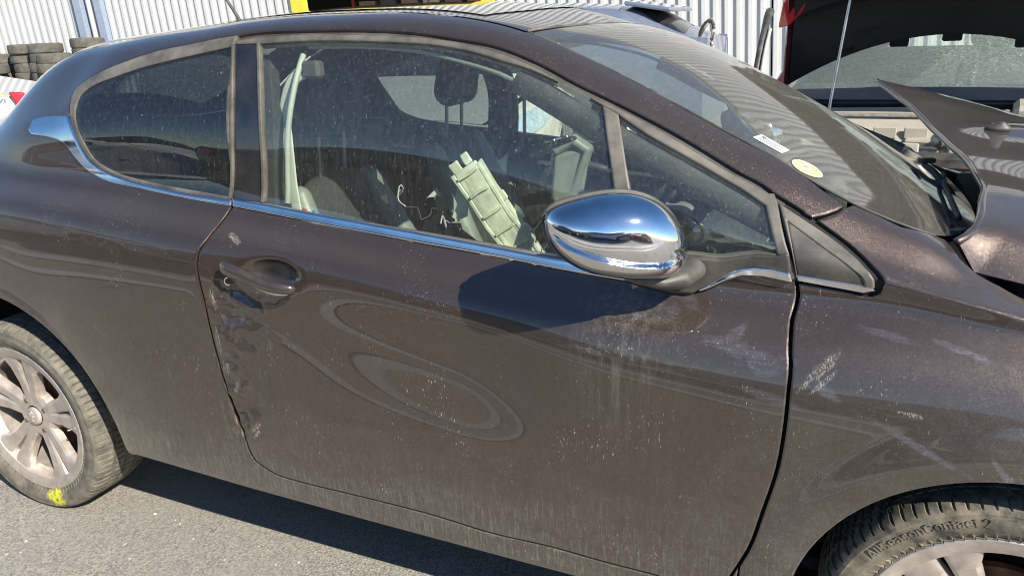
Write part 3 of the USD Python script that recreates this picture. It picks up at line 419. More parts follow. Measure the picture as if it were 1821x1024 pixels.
 'chrome_q': [(-2.366, 1.0599), (-2.363, 1.0972), (-2.3626, 1.1358), (-2.3391, 1.1428), (-2.3153, 1.1464), (-2.2787, 1.137), (-2.2405, 1.1158), (-2.2042, 1.0955), (-2.1899, 1.0479), (-2.179, 1.0081), (-2.1717, 0.9818), (-2.1645, 0.9571), (-2.1565, 0.9339), (-2.1445, 0.9056), (-2.1293, 0.8814), (-2.1058, 0.8624), (-2.079, 0.8487), (-2.0523, 0.8388), (-2.0245, 0.8319), (-1.9963, 0.8265), (-1.9726, 0.8231), (-1.9488, 0.8207), (-1.9249, 0.819), (-1.9012, 0.8176), (-1.8781, 0.8164), (-1.8551, 0.8156), (-1.8322, 0.8151), (-1.8095, 0.8148), (-1.7872, 0.8149), (-1.765, 0.8152), (-1.743, 0.8157), (-1.7212, 0.8163), (-1.6961, 0.8171), (-1.6715, 0.8179), (-1.6687, 0.8023), (-1.6929, 0.8022), (-1.7177, 0.8017), (-1.7429, 0.8012), (-1.7684, 0.8008), (-1.7941, 0.8005), (-1.8202, 0.8005), (-1.848, 0.8009), (-1.876, 0.8015), (-1.9044, 0.8026), (-1.933, 0.8041), (-1.9617, 0.806), (-1.9872, 0.8073), (-2.013, 0.8083), (-2.0389, 0.8099), (-2.0646, 0.8131), (-2.0895, 0.8193), (-2.1106, 0.8273), (-2.1307, 0.8375), (-2.1489, 0.8504), (-2.1655, 0.8677), (-2.18, 0.8884), (-2.1935, 0.9109), (-2.2054, 0.9371), (-2.2198, 0.9618), (-2.2393, 0.9771), (-2.2617, 0.9902), (-2.2892, 1.0037), (-2.3186, 1.0149), (-2.3496, 1.0276)],
 'chrome_d': [(-1.6652, 0.8217), (-1.5827, 0.8224), (-1.386, 0.8203), (-1.1701, 0.8216), (-0.9594, 0.8211), (-0.8673, 0.8226), (-0.7906, 0.825), (-0.7021, 0.8249), (-0.7002, 0.8011), (-0.7886, 0.8013), (-0.9702, 0.802), (-1.1681, 0.8008), (-1.3832, 0.799), (-1.6209, 0.8016), (-1.6621, 0.8026)],
 'chrome_m': [(-0.5666, 0.8061), (-0.5501, 0.8242), (-0.5291, 0.8508), (-0.5111, 0.8731), (-0.4945, 0.8902), (-0.4696, 0.9074), (-0.44, 0.9164), (-0.4083, 0.9147), (-0.4035, 0.8709), (-0.4323, 0.8761), (-0.4537, 0.8775), (-0.4889, 0.8675), (-0.5211, 0.8372), (-0.5444, 0.8125), (-0.5639, 0.7977)],
 'chrome_f': [(-0.3985, 0.9005), (-0.3482, 0.9056), (-0.2733, 0.9184), (-0.2701, 0.893), (-0.2856, 0.8632), (-0.3473, 0.8696), (-0.396, 0.8744)],
 'sail_out': [(-0.4428, 1.2484), (-0.4308, 1.249), (-0.4188, 1.25), (-0.4069, 1.251), (-0.3952, 1.2518), (-0.3837, 1.2518), (-0.371, 1.2507), (-0.3584, 1.2486), (-0.3461, 1.2458), (-0.3359, 1.2432), (-0.3259, 1.2398), (-0.316, 1.2349), (-0.3065, 1.2272), (-0.2962, 1.2136), (-0.2863, 1.1927), (-0.2769, 1.1609), (-0.269, 1.1284), (-0.2625, 1.0792), (-0.2586, 0.9824), (-0.2602, 0.9216), (-0.2633, 0.8707), (-0.2694, 0.8518), (-0.2757, 0.8386), (-0.286, 0.834), (-0.297, 0.839), (-0.3081, 0.8441), (-0.3221, 0.8465), (-0.3362, 0.8487), (-0.3504, 0.8509), (-0.3647, 0.853), (-0.3791, 0.855), (-0.3936, 0.857), (-0.3961, 0.8803), (-0.3986, 0.9052), (-0.4021, 0.9385), (-0.4058, 0.9711), (-0.4089, 0.9956), (-0.4119, 1.0198), (-0.4168, 1.0595), (-0.4215, 1.0989), (-0.4261, 1.137), (-0.4306, 1.1724), (-0.4348, 1.2021), (-0.4388, 1.2275)],
 'sail_trim': [(-0.4403, 1.2301), (-0.4275, 1.2279), (-0.4148, 1.2258), (-0.4022, 1.2235), (-0.3897, 1.2209), (-0.3769, 1.218), (-0.3641, 1.2148), (-0.3516, 1.2101), (-0.3394, 1.2026), (-0.3289, 1.193), (-0.3185, 1.18), (-0.3084, 1.1615), (-0.2988, 1.1349), (-0.2898, 1.0975), (-0.2808, 1.0562), (-0.274, 1.0007), (-0.2715, 0.918), (-0.284, 0.9138), (-0.2967, 0.9103), (-0.3094, 0.9074), (-0.3222, 0.905), (-0.3351, 0.9032), (-0.3481, 0.9018), (-0.3605, 0.9009), (-0.3731, 0.9002), (-0.3857, 0.8996), (-0.3985, 0.899), (-0.4019, 0.9408), (-0.4054, 0.9825), (-0.4091, 1.0228), (-0.4136, 1.0641), (-0.4184, 1.1039), (-0.4235, 1.1412), (-0.4288, 1.175), (-0.4345, 1.2051)],
 'sail_in': [(-0.4225, 1.1798), (-0.4101, 1.1721), (-0.3978, 1.1636), (-0.3856, 1.1541), (-0.3735, 1.1432), (-0.3615, 1.1306), (-0.349, 1.1162), (-0.3365, 1.0997), (-0.3243, 1.0778), (-0.3127, 1.0474), (-0.3041, 1.0253), (-0.2958, 0.9998), (-0.2902, 0.9591), (-0.2886, 0.9233), (-0.3003, 0.9196), (-0.3122, 0.9162), (-0.3241, 0.9133), (-0.3362, 0.9111), (-0.3483, 0.9095), (-0.3603, 0.9083), (-0.3723, 0.9076), (-0.3845, 0.907), (-0.3967, 0.9064), (-0.3999, 0.9468), (-0.403, 0.9869), (-0.4064, 1.026), (-0.4102, 1.0671), (-0.4141, 1.1073), (-0.4183, 1.1452)],
 'mbase': [(-0.7013, 0.8675), (-0.6468, 0.878), (-0.5877, 0.8967), (-0.5261, 0.9086), (-0.5004, 0.9272), (-0.4674, 0.9568), (-0.4342, 0.9768), (-0.4154, 1.0066), (-0.4082, 0.9117), (-0.44, 0.9128), (-0.4696, 0.905), (-0.4944, 0.8874), (-0.5291, 0.849), (-0.5665, 0.8046), (-0.5778, 0.7913), (-0.6048, 0.7887), (-0.6534, 0.7932), (-0.6981, 0.8015)],
 'a_end': [(-0.3809, 1.254), (-0.3559, 1.2845), (-0.3295, 1.3198)],
 'ws_edge': [(-0.3547, 1.3278), (-0.3701, 1.3316), (-0.3856, 1.3349), (-0.4029, 1.3389), (-0.4204, 1.3431), (-0.4386, 1.3456), (-0.454, 1.3454), (-0.4698, 1.3441), (-0.4859, 1.3427), (-0.5021, 1.3421), (-0.5223, 1.3424), (-0.5426, 1.3429), (-0.5631, 1.3435), (-0.5838, 1.3442), (-0.6047, 1.3448), (-0.6258, 1.3453), (-0.6453, 1.3458), (-0.6649, 1.3465), (-0.6847, 1.3473), (-0.7047, 1.3482), (-0.725, 1.3489), (-0.7454, 1.3494), (-0.7657, 1.3497), (-0.7861, 1.35), (-0.8067, 1.3501), (-0.8275, 1.3502), (-0.8484, 1.3502), (-0.8694, 1.3501), (-0.8923, 1.3501), (-0.9154, 1.3501), (-0.9387, 1.35), (-0.9598, 1.3498), (-0.9818, 1.3511)],
 'fender_top': [(-0.3751, 1.2516), (-0.3491, 1.2858), (-0.3115, 1.3504), (-0.2745, 1.3415), (-0.2388, 1.3373), (-0.2031, 1.3521), (-0.166, 1.3744), (-0.1541, 1.3679), (-0.138, 1.3315), (-0.1109, 1.3203), (-0.0755, 1.3224), (-0.0459, 1.3077)],
 'arch_r': [(-2.3798, 0.4575), (-2.3067, 0.4407), (-2.2554, 0.403), (-2.172, 0.3181), (-2.1225, 0.2319), (-2.0932, 0.1051), (-2.0876, 0.067)],
 'arch_f': [(-0.3365, 0.2648), (-0.2544, 0.3865), (-0.2227, 0.4109), (-0.1638, 0.4562), (-0.1142, 0.4794), (-0.0317, 0.4993)],
 'handle': [(-1.6253, 0.6596), (-1.6083, 0.6628), (-1.5745, 0.6627), (-1.5322, 0.6465), (-1.4721, 0.6442), (-1.42, 0.6487), (-1.4129, 0.6388), (-1.4262, 0.6271), (-1.4656, 0.6229), (-1.5202, 0.6207), (-1.5649, 0.6234), (-1.6059, 0.6303), (-1.6241, 0.6417)],
 'crease': [(-2.3722, 0.6841), (-1.9664, 0.6842), (-1.718, 0.6856), (-1.4088, 0.6863), (-1.0269, 0.6812)],
}

def normal(x, v, e=.004):
    a, b = P(x + e, v) - P(x - e, v), P(x, v + e) - P(x, v - e)
    n = np.cross(a, b); return n / np.maximum(np.linalg.norm(n, axis=-1, keepdims=True), 1e-12)       # outwards: -y on the right side
def ring(c, h):
    c = np.asarray(c)[:, :2]; L = np.concatenate([[0], np.cumsum(np.linalg.norm(np.diff(c, axis=0), axis=1))])
    out = []
    for a, b in zip(c[:-1], c[1:]):
        k = max(1, int(np.ceil(np.linalg.norm(b - a) / h))); out.append(a + (b - a) * (np.arange(k) / k)[:, None])
    return np.vstack(out)
def panel(poly, h=.02, off=0., t=.010, edge=.0025, lift=None):
    """A skin of the car: the polygon in (x, girth), laid on the body surface, its rim turned in, t metres thick. Returns (v, f, n) for the right side."""
    vs, fs, ns, k0 = [], [], [], 0
    for g in getattr(poly, 'geoms', [poly]):
        if g.area < 2e-5: continue
        pts, kind = [], []
        inner = g.buffer(-edge * 1.6) if edge else None
        for q, kd in ((g, 1), (inner, 0)):
            if q is None or q.is_empty: continue
            for gg in getattr(q, 'geoms', [q]):
                for r in (gg.exterior, *gg.interiors):
                    rp = ring(r.coords, h * .8); pts.append(rp); kind.append(np.full(len(rp), kd))
        x0, y0, x1, y1 = g.bounds
        gx, gy = np.meshgrid(np.arange(x0 + h / 2, x1, h), np.arange(y0 + h / 2, y1, h)); gx = gx + (np.arange(gx.shape[0]) % 2)[:, None] * h / 2
        core = g.buffer(-(edge * 1.6 + h * .55)); 
        if not core.is_empty:
            ok = shapely.contains_xy(core, gx.ravel(), gy.ravel()); pts.append(np.stack([gx.ravel()[ok], gy.ravel()[ok]], 1)); kind.append(np.zeros(ok.sum()))
        p = np.vstack(pts); kd = np.concatenate(kind)
        q = np.round(p, 6); _, u = np.unique(q, axis=0, return_index=True); u.sort(); p, kd = p[u], kd[u]
        f = Delaunay(p).simplices; c = p[f].mean(1)
        a = p[f]; ar = (a[:, 1, 0] - a[:, 0, 0]) * (a[:, 2, 1] - a[:, 0, 1]) - (a[:, 1, 1] - a[:, 0, 1]) * (a[:, 2, 0] - a[:, 0, 0])
        f = np.where((ar < 0)[:, None], f[:, ::-1], f)
        f = f[shapely.contains_xy(g, c[:, 0], c[:, 1]) & (abs(ar) > 1e-9)]
        n = normal(p[:, 0], p[:, 1]); o = off - (edge if edge else 0) * (kd == 1)
        if lift is not None: o = o + lift(p[:, 0], p[:, 1])
        v = P(p[:, 0], p[:, 1]) + n * o[:, None]
        nn = n.copy()
        d = np.vstack([f[:, [0, 1]], f[:, [1, 2]], f[:, [2, 0]]]); e = np.sort(d, 1)
        _, inv, cnt = np.unique(e, axis=0, return_inverse=True, return_counts=True); b = d[cnt[inv.ravel()] == 1]
        # outward direction of the rim, for its normals
        tang = v[b[:, 1]] - v[b[:, 0]]; on = np.cross(tang, n[b[:, 0]]); on /= np.maximum(np.linalg.norm(on, axis=1, keepdims=True), 1e-12)
        rim = np.zeros_like(v); np.add.at(rim, b[:, 0], on); np.add.at(rim, b[:, 1], on); rl = np.linalg.norm(rim, axis=1, keepdims=True); rim = rim / np.maximum(rl, 1e-9)
        if edge: nn = np.where(kd[:, None] == 1, nn * .75 + rim * .66, nn); nn /= np.linalg.norm(nn, axis=1, keepdims=True)
        m = len(v); V = [v]; N = [nn]; F = [f]
        if t:
            bi = np.unique(b); mp = -np.ones(m, int); mp[bi] = np.arange(len(bi))
            V += [v[bi], v[bi] - n[bi] * t, v - n * t]; N += [rim[bi], rim[bi], -n]
            s, w, bk = m, m + len(bi), m + 2 * len(bi)
            F += [np.stack([s + mp[b[:, 1]], s + mp[b[:, 0]], w + mp[b[:, 0]]], 1), np.stack([s + mp[b[:, 1]], w + mp[b[:, 0]], w + mp[b[:, 1]]], 1), f[:, ::-1] + bk]
        V, N, F = np.vstack(V), np.vstack(N), np.vstack(F)
        vs.append(V); ns.append(N); fs.append(F + k0); k0 += len(V)
    return np.vstack(vs), np.vstack(fs), np.vstack(ns)
def left(m):
    """The mirror image of a panel, for the car's other side."""
    if isinstance(m, tuple):
        v, f, n = m; s = np.array([1, -1, 1]); return v * s, f[:, ::-1], n * s
    q = m.copy(); q.vertices = q.vertices * (1, -1, 1); q.faces = q.faces[:, ::-1]; return q
def v_at(x, z, top=7):
    vv = np.linspace(0, VK[top], 400); out = []
    for a, b in zip(np.atleast_1d(x), np.atleast_1d(z)):
        zz = P(np.full(400, a), vv)[:, 2]; out.append(np.interp(b, np.maximum.accumulate(zz), vv))
    return np.array(out)
def arch(cx, cz, r):
    a = np.linspace(-.6, np.pi + .6, 60); x, z = cx + r * np.cos(a), cz + r * np.sin(a)
    p = np.stack([x, np.where(z < .27, -.05, v_at(x, np.maximum(z, .255)))], 1); return sg.Polygon(p).buffer(0)
pg = lambda *parts: sg.Polygon(np.vstack([np.asarray(q, float) for q in parts])).buffer(0)
A = {k: np.array(v) for k, v in O.items()}
GAP = .0028
door_full = pg(A['door_rear'], A['door_front'], A['frame_top'])
sail = pg(A['sail_out'])
quarter_hole = pg(A['quarter_trim'])
arch_rear, arch_front = arch(-2.520, .294, .429), arch(-.006, .319, .357)
fender = pg(A['door_front'], A['fender_top'], [(.1, 1.300), (.4, 1.305), (.70, 1.300), (.70, .02), (-.46, .02)]).difference(sail.buffer(.001)).difference(arch_front)
body = pg([(-3.17, .01), (-.452, .01), (-.452, .12), (-.41, .8)], A['a_end'], A['ws_edge'], [(-.99, VK[10] - .002), (-3.17, VK[10] - .002)])
body = body.difference(door_full.buffer(GAP)).difference(fender.buffer(GAP)).difference(quarter_hole).difference(arch_rear).difference(sail)
gutter = pg(A['rail_low'], A['frame_top']).difference(sail)
body = body.difference(gutter)
body = max(getattr(body, 'geoms', [body]), key=lambda q: q.area)
fender = fender.difference(door_full.buffer(GAP)); fender = max(getattr(fender, 'geoms', [fender]), key=lambda q: q.area)
belt = np.vstack([A['chrome_d'][-1:] + (-.07, 0), A['chrome_d'][-1:7:-1], A['mbase'][16:12:-1], A['chrome_m'][-1:7:-1], A['chrome_m'][8:9] + (.05, -.005)]) + (0, .0015)
below = pg(belt, [(-.35, -.1), (-1.75, -.1), (-1.75, .79)])
door_skin = door_full.intersection(below)
glass_holes = [pg(A[k]) for k in ('door_glass', 'vent_glass', 'bar', 'b_panel', 'strip_r')]
frame = door_full.difference(below).difference(so.unary_union(glass_holes).buffer(.0008)).difference(pg(A['strip_l']).buffer(.0008)).difference(pg(A['mbase']).buffer(.0005))

def sag(m):
    """The wreck leans away from us on its far springs: everything left of its middle hangs a little."""
    f = lambda v: np.stack([v[:, 0], v[:, 1], v[:, 2] - .055 * np.where(v[:, 1] > .3, v[:, 1], np.where(v[:, 1] > -.3, (v[:, 1] + .3) ** 2 / 1.2, 0))], 1)
    if isinstance(m, tuple): return (f(m[0]), *m[1:])
    m = m.copy(); m.vertices = f(m.vertices); return m

# ---------------------------------------------------------------- the wrecked car in front of us
car = thing('wrecked_car', 'dusty dark brown three-door car with dented door and chrome mirror, nearest in the yard', 'car')
def both(name, mesh, mat, smooth=30, label=None):
    a = put(car, name, sag(mesh), mat, smooth, label); put(car, name, sag(left(mesh)), mat, smooth); return a
both('body_side', panel(body, .016, t=.012), 'paint')
door = put(car, 'door', panel(door_skin.buffer(-GAP), .011, t=.014), 'paint', label='dusty right door with scraped and dented rear edge'); put(car, 'door', sag(left(panel(door_skin.buffer(-GAP), .04, t=.014))), 'paint')
both('front_fender', panel(fender.buffer(-GAP * .4), .013, t=.012), 'paint')
inner = so.unary_union([door_full.intersection(below), body.intersection(below), fender.intersection(below)]).buffer(.012).buffer(-.02).difference(arch_rear.buffer(.02)).difference(arch_front.buffer(.02))
both('inner_shell', panel(inner, .05, off=-.026, t=0, edge=0), 'dark_void')
HX = lambda y: -.930 - .053 * (np.abs(y) / .55) ** 2.2                    # front edge of the roof
_rv = np.linspace(VK[10] + .004, VK[12], 14); _ry = -P(np.full(14, -1.1), _rv)[:, 1]
roof_poly = pg([(-2.33, VK[12] + 1e-4), (-2.33, VK[10] + .003)], np.stack([HX(_ry) - .004, _rv], 1), [(-.934, VK[12] + 1e-4)])
_r = panel(roof_poly, .03, t=0, edge=0)
roof_mesh = (np.vstack([_r[0], left(_r)[0]]), np.vstack([_r[1], left(_r)[1] + len(_r[0])]), np.vstack([_r[2], left(_r)[2]]))
put(car, 'roof', sag(roof_mesh), 'paint')
def centred(poly, h, off=0.):
    r = panel(poly, h, t=0, edge=0, off=off); l = left(r); return np.vstack([r[0], l[0]]), np.vstack([r[1], l[1] + len(r[0])]), np.vstack([r[2], l[2]])
roof_glass_poly = pg([(-1.95, VK[12] + 1e-4), (-1.95, VK[10] + .05), (-1.11, VK[10] + .05), (-1.085, VK[11]), (-1.075, VK[12] + 1e-4)])
put(car, 'roof_glass', sag(centred(roof_glass_poly, .03, .0022)), 'gloss_black')
hatch_poly = pg([(-2.336, VK[12] + 1e-4), (-2.336, VK[10] + .003), (-3.17, VK[10] + .003), (-3.17, VK[12] + 1e-4)])
rear_hole = pg([(-2.45, VK[12] + 1e-4), (-2.45, VK[10] + .14), (-2.95, VK[10] + .12), (-2.95, VK[12] + 1e-4)])
put(car, 'tailgate', sag(centred(hatch_poly.difference(rear_hole), .04)), 'paint'); put(car, 'rear_window', sag(centred(rear_hole.buffer(.004), .04, -.004)), 'privacy_glass')
def endcap(x, flip, bulge):
    v = np.linspace(.01, VK[12], 60); q = P(np.full(60, x), v); q = np.vstack([q, (q * (1, -1, 1))[::-1]]); c = np.array([[x + bulge, 0, .6]])
    n = len(q); f = np.stack([np.full(n, n), np.arange(n), np.roll(np.arange(n), -1)], 1); m = trimesh.Trimesh(np.vstack([q, c]), f[:, ::-1] if flip else f, process=False); return m
put(car, 'rear_bumper', endcap(-3.17, False, -.06), 'paint', 20)
put(car, 'front_bumper', endcap(.70, True, .12), 'black_plastic', 20)
# glazing and its trims
both('quarter_window', panel(pg(A['quarter_glass']).buffer(.003), .03, off=-.003, t=0, edge=0), 'privacy_glass')
both('quarter_window_seal', panel(quarter_hole.difference(pg(A['quarter_glass'])), .012, off=.002, t=.012, edge=.003), 'grey_trim')
both('door_window', panel(pg(A['door_glass']).buffer(.004), .03, off=-.007, t=0, edge=0), 'side_glass')
both('vent_window', panel(pg(A['vent_glass']).buffer(.003), .03, off=-.007, t=0, edge=0), 'side_glass')
both('door_frame', panel(frame, .012, off=.001, t=.020, edge=.003), 'grey_trim')
both('window_bar', panel(pg(A['bar']), .01, off=.001, t=.02, edge=.003), 'grey_trim')
both('pillar_panel', panel(pg(A['b_panel']), .02, off=-.004, t=.012, edge=.001), 'gloss_black')
def strip_of(key, w):
    a = A[key]; c = np.polyfit(a[:, 1], a[:, 0], 2); v = np.linspace(a[:, 1].min(), a[:, 1].max(), 30); x = np.polyval(c, v); return pg(np.stack([x - w / 2, v], 1), np.stack([x + w / 2, v], 1)[::-1])
both('pillar_strip', panel(strip_of('strip_r', .0095), .01, off=.002, t=.012, edge=.002), 'grey_trim')
both('pillar_strip', panel(strip_of('strip_l', .0085), .01, off=.003, t=.012, edge=.002), 'grey_trim')
both('belt_moulding', panel(pg(A['chrome_d']), .008, off=.005, t=.010, edge=.0035), 'chrome')
both('belt_moulding', panel(pg(A['chrome_m']), .006, off=.012, t=.018, edge=.0035), 'chrome')
both('belt_moulding', panel(pg(A['chrome_f']), .006, off=.004, t=.010, edge=.003), 'chrome')
both('quarter_moulding', panel(pg(A['chrome_q']), .008, off=.006, t=.010, edge=.004), 'chrome')
_so, _st, _si = sail, pg(A['sail_trim']), pg(A['sail_in'])
both('sail_recess', panel(_so.buffer(.004), .02, off=-.010, t=0, edge=0), 'dark_void')
both('sail_panel', panel(_si, .015, off=.001, t=.008, edge=.002), 'black_plastic')
both('sail_trim', panel(_st.difference(_si.buffer(.0005)), .01, off=.004, t=.012, edge=.003), 'grey_trim')
# gutter seal between roof rail and door frame
both('roof_gutter', panel(gutter.buffer(.006), .014, off=-.010, t=0, edge=0), 'rubber')
# windscreen
_E = P(*np.vstack([A['fender_top'][6:7], A['fender_top'][3:6][::-1], A['ws_edge'][::3], A['ws_edge'][-1:] + (-.001, 0)]).T)[::-1]              # top to bottom along the right edge
_Et = np.concatenate([[0], np.cumsum(np.linalg.norm(np.diff(_E, axis=0), axis=1))]); _Et /= _Et[-1]
_C = np.array([(-.930, 0, 1.380), (-.70, 0, 1.272), (-.50, 0, 1.163), (-.30, 0, 1.056), (-.14, 0, .972), (-.055, 0, .935)])
_Ct = np.concatenate([[0], np.cumsum(np.linalg.norm(np.diff(_C, axis=0), axis=1))]); _Ct /= _Ct[-1]
_fe, _fc = PchipInterpolator(_Et, gaussian_filter1d(_E, 1.0, axis=0, mode='nearest')), PchipInterpolator(_Ct, _C)
def _screen0(u, w):
    e, c = _fe(w), _fc(w); k = np.abs(u)[..., None] ** 2.3
    p = c + (e - c) * k; p[..., 1] = e[..., 1] * -u; return p
_tu = np.linspace(0, 1, 21); _tv = VK[12] - (VK[12] - VK[10] - .004) * _tu
for _ in range(4): _ty = -P(HX(.55 * _tu), _tv)[:, 1]
_top = P(HX(_ty), _tv); _dtop = PchipInterpolator(_tu, _top * (1, -1, 1) - _screen0(-_tu * 0 + _tu * -1, 0 * _tu) * (1, -1, 1) * (1, -1, 1) if False else _top - _screen0(-_tu, 0 * _tu))
def screen(u, w, off=0.):
    p = _screen0(u, w); d = _dtop(np.abs(u)); d[..., 1] *= np.where(u > 0, -1, 1)
    p = p + d * (1 - np.clip(w, 0, 1))[..., None] ** 2
    p[..., 2] += off + .040 * (1 - u ** 2) * np.sin(np.pi * np.clip(w, 0, 1) ** .8) ** .8; return p
def with_normals(m, bow):
    """Smooth normals of the windscreen with the fuller sideways bow that the pressed glass has."""
    v, f, n = meshkit.arrays(m, True); n = n * np.sign(n[:, 2:].mean()); n[:, 1] += bow * v[:, 1] / .62; n /= np.linalg.norm(n, axis=1, keepdims=True)
    if np.cross(v[f[:, 1]] - v[f[:, 0]], v[f[:, 2]] - v[f[:, 0]])[:, 2].mean() < 0: f = f[:, ::-1]
    return v, f, n
put(car, 'windscreen', with_normals(sag(grid(screen, np.linspace(-1, 1, 49)[::-1] * .995, np.linspace(.012, 1, 40))), .035), 'screen_glass')
put(car, 'windscreen_seal', sag(tube(screen(np.linspace(-1, 1, 40), np.zeros(40), .001), .0032, 8)), 'grey_trim', True)
both('windscreen_seal', tube(screen(np.full(30, -1.0), np.linspace(0, 1, 30), .0), .0026, 8), 'rubber', True)
put(car, 'frit_band', sag(grid(lambda u, w: screen(u, w, -.003), np.linspace(1, -1, 30), np.linspace(.0, .06, 4))), 'dark_void', True)
def sticker(poly, u0, w0, ang, off, t=.0005):
    """A flat label (outline in metres) laid against the windscreen about (u0, w0)."""
    m = cat([trimesh.creation.extrude_polygon(g, t, engine='earcut') for g in getattr(poly, 'geoms', [poly])]); m = m.subdivide(); a = math.radians(ang); v = m.vertices.copy()
    x, y = v[:, 0] * math.cos(a) - v[:, 1] * math.sin(a), v[:, 0] * math.sin(a) + v[:, 1] * math.cos(a)
    m.vertices = screen(u0 + x / .62, w0 + y / 1.02, off) + v[:, 2:] * (0, 0, 1); return sag(m)
lb = put(car, 'paper_label', sticker(sg.box(-.020, -.031, .020, .031), -.905, .598, 0, .0015), 'white_label', False)
put(lb, 'printing', sticker(so.unary_union([sg.box(-.014 + .0062 * k, -.024, -.0115 + .0062 * k, .024 - .006 * (k % 3)) for k in range(5)] + [sg.box(.004, -.024, .015, -.016)]), -.905, .598, 0, .0022, .0002), 'label_print', False)
ys = put(car, 'round_sticker', sticker(shapely.affinity.scale(sg.Point(0, 0).buffer(1), .033, .033), -.935, .687, 0, .0015), 'yellow_label', False)
put(ys, 'sticker_ring', sticker(shapely.affinity.scale(sg.Point(0, 0).buffer(1), .0325, .0325).difference(sg.Point(0, 0).buffer(.029)), -.935, .687, 0, .0021, .0002), 'white_label', False)
put(ys, 'printing', sticker(so.unary_union([sg.box(-.010, -.014, .012, .006), sg.box(-.006, .012, .008, .016)]), -.935, .687, 20, .0021, .0002), 'white_label', False); put(ys, 'printing', sticker(so.unary_union([sg.box(-.006 + .006 * k, -.012, -.003 + .006 * k, -.002) for k in range(3)]), -.935, .687, 20, .0025, .0002), 'label_print', False)

# door mirror: chrome shell on a black foot
_mo = np.array([(0.0026, 1.0861), (0.0112, 1.0933), (0.0395, 1.1026), (0.08, 1.1121), (0.121, 1.1163), (0.1527, 1.1146), (0.1838, 1.1044), (0.2113, 1.0874), (0.2328, 1.0607), (0.2487, 1.0278), (0.2532, 1.0034), (0.2489, 0.9748), (0.2362, 0.9623), (0.1983, 0.9567), (0.1443, 0.9593), (0.1014, 0.9683), (0.0591, 0.9825), (0.0319, 1.0035), (0.0139, 1.0245), (0.0038, 1.0587)])
_md, _mn, _m0 = np.array([.87929, .47628, 0]), np.array([.47628, -.87929, 0]), np.array([-0.7974, -0.9734, 0])
def mirror_shell():
    global _mo; _mo = np.stack([_mo[:, 0], 1.043 + (_mo[:, 1] - 1.043) * .955], 1)
    c = _mo.mean(0) + (.0, .004); o = np.vstack([_mo, _mo[:1]]); t = np.concatenate([[0], np.cumsum(np.linalg.norm(np.diff(o, axis=0), axis=1))])
    from scipy.interpolate import CubicSpline
    s = CubicSpline(t, o, bc_type='periodic')(np.linspace(0, t[-1], 97)[:-1]); s = gaussian_filter1d(s, 2.5, axis=0, mode='wrap')
    rho = np.concatenate([np.linspace(.0, .9, 28)[1:], np.linspace(.9, 1, 14)[1:] ** .6 * 0 + 1 - (1 - np.linspace(0, 1, 14)[1:]) ** 2 * .1])
    lip = PchipInterpolator([-0.0104, 0.0075, 0.0338, 0.0914, 0.1597, 0.2087, 0.2469, 0.2698], [1.0631, 1.0572, 1.04, 1.0197, 1.0043, 1.0014, 1.0089, 1.0117])
    def place(q, d):
        return _m0 + q[..., :1] * _md + d[..., None] * _mn + q[..., 1:] * np.array([0, 0, 1])
    def depth(q, r):
        d = .066 * (1 - r ** 2.5) ** .55
        k = sstep(-.001, .005, lip(q[..., 0]) - q[..., 1]) * (1 - sstep(.19, .25, q[..., 0]))                   # lower lip of the shell stands forward
        return d + k * .012 * (1 - r ** 8)
    R = rho[:, None, None]; q = c + R * (s - c)[None]
    v = place(q, depth(q, np.broadcast_to(rho[:, None], q.shape[:2])))
    tip = place(c[None], depth(c[None], np.zeros(1)))
    rb = np.array([1.0, .97, .93]); db = np.array([-.018, -.040, -.046]); qb = c + rb[:, None, None] * (s - c)[None]; vb = place(qb, np.broadcast_to(db[:, None], qb.shape[:2]))
    allv = np.concatenate([v, vb]); k, n = allv.shape[:2]; i = np.arange(k * n).reshape(k, n); j = np.roll(i, -1, 1)
    f = np.concatenate([np.stack([i[:-1], j[:-1], j[1:]], -1).reshape(-1, 3), np.stack([i[:-1], j[1:], i[1:]], -1).reshape(-1, 3), np.stack([np.full(n, k * n), j[0], i[0]], 1)])
    m = trimesh.Trimesh(np.vstack([allv.reshape(-1, 3), tip]), f, process=False)
    if (m.face_normals @ _mn * m.area_faces).sum() < 0: m.faces = m.faces[:, ::-1]
    g = place((c + .92 * (s - c)), np.full(n, -.044)); gm = trimesh.Trimesh(np.vstack([g, g.mean(0)]), np.stack([np.full(n, n), np.arange(n), np.roll(np.arange(n), -1)], 1), process=False)
    return m, gm
_ms, _mg = mirror_shell()
mirror = put(car, 'door_mirror', _ms, 'chrome', 40); put(mirror, 'mirror_glass', _mg, 'mirror_glass', False)
put(mirror, 'mirror_edge', tube(_ms.vertices[(27 + 13) * 96:(27 + 13) * 96 + 96][np.r_[0:96, 0]], .004, 6), 'black_plastic', True)
_foot = chain([(-.652, -.872, .957), (-.620, -.858, .950), (-.592, -.838, .950), (-.575, -.808, .957)], [np.array((.035, .03, .010)), np.array((.030, .03, .015)), np.array((.030, .028, .022)), np.array((.026, .015, .022))])
put(car, 'mirror_foot', _foot, 'black_plastic', 60)
put(car, 'mirror_base', panel(pg(A['mbase']).buffer(.002), .01, off=.006, t=.014, edge=.004, lift=lambda x, v: .012 * np.exp(-((x + .58) / .07) ** 2)), 'black_plastic')
_lm = left((_ms.vertices, _ms.faces, meshkit.arrays(_ms, True)[2])); lm = put(car, 'door_mirror', sag(_lm), 'chrome'); put(car, 'mirror_foot', sag(left(_foot)), 'black_plastic', 60)
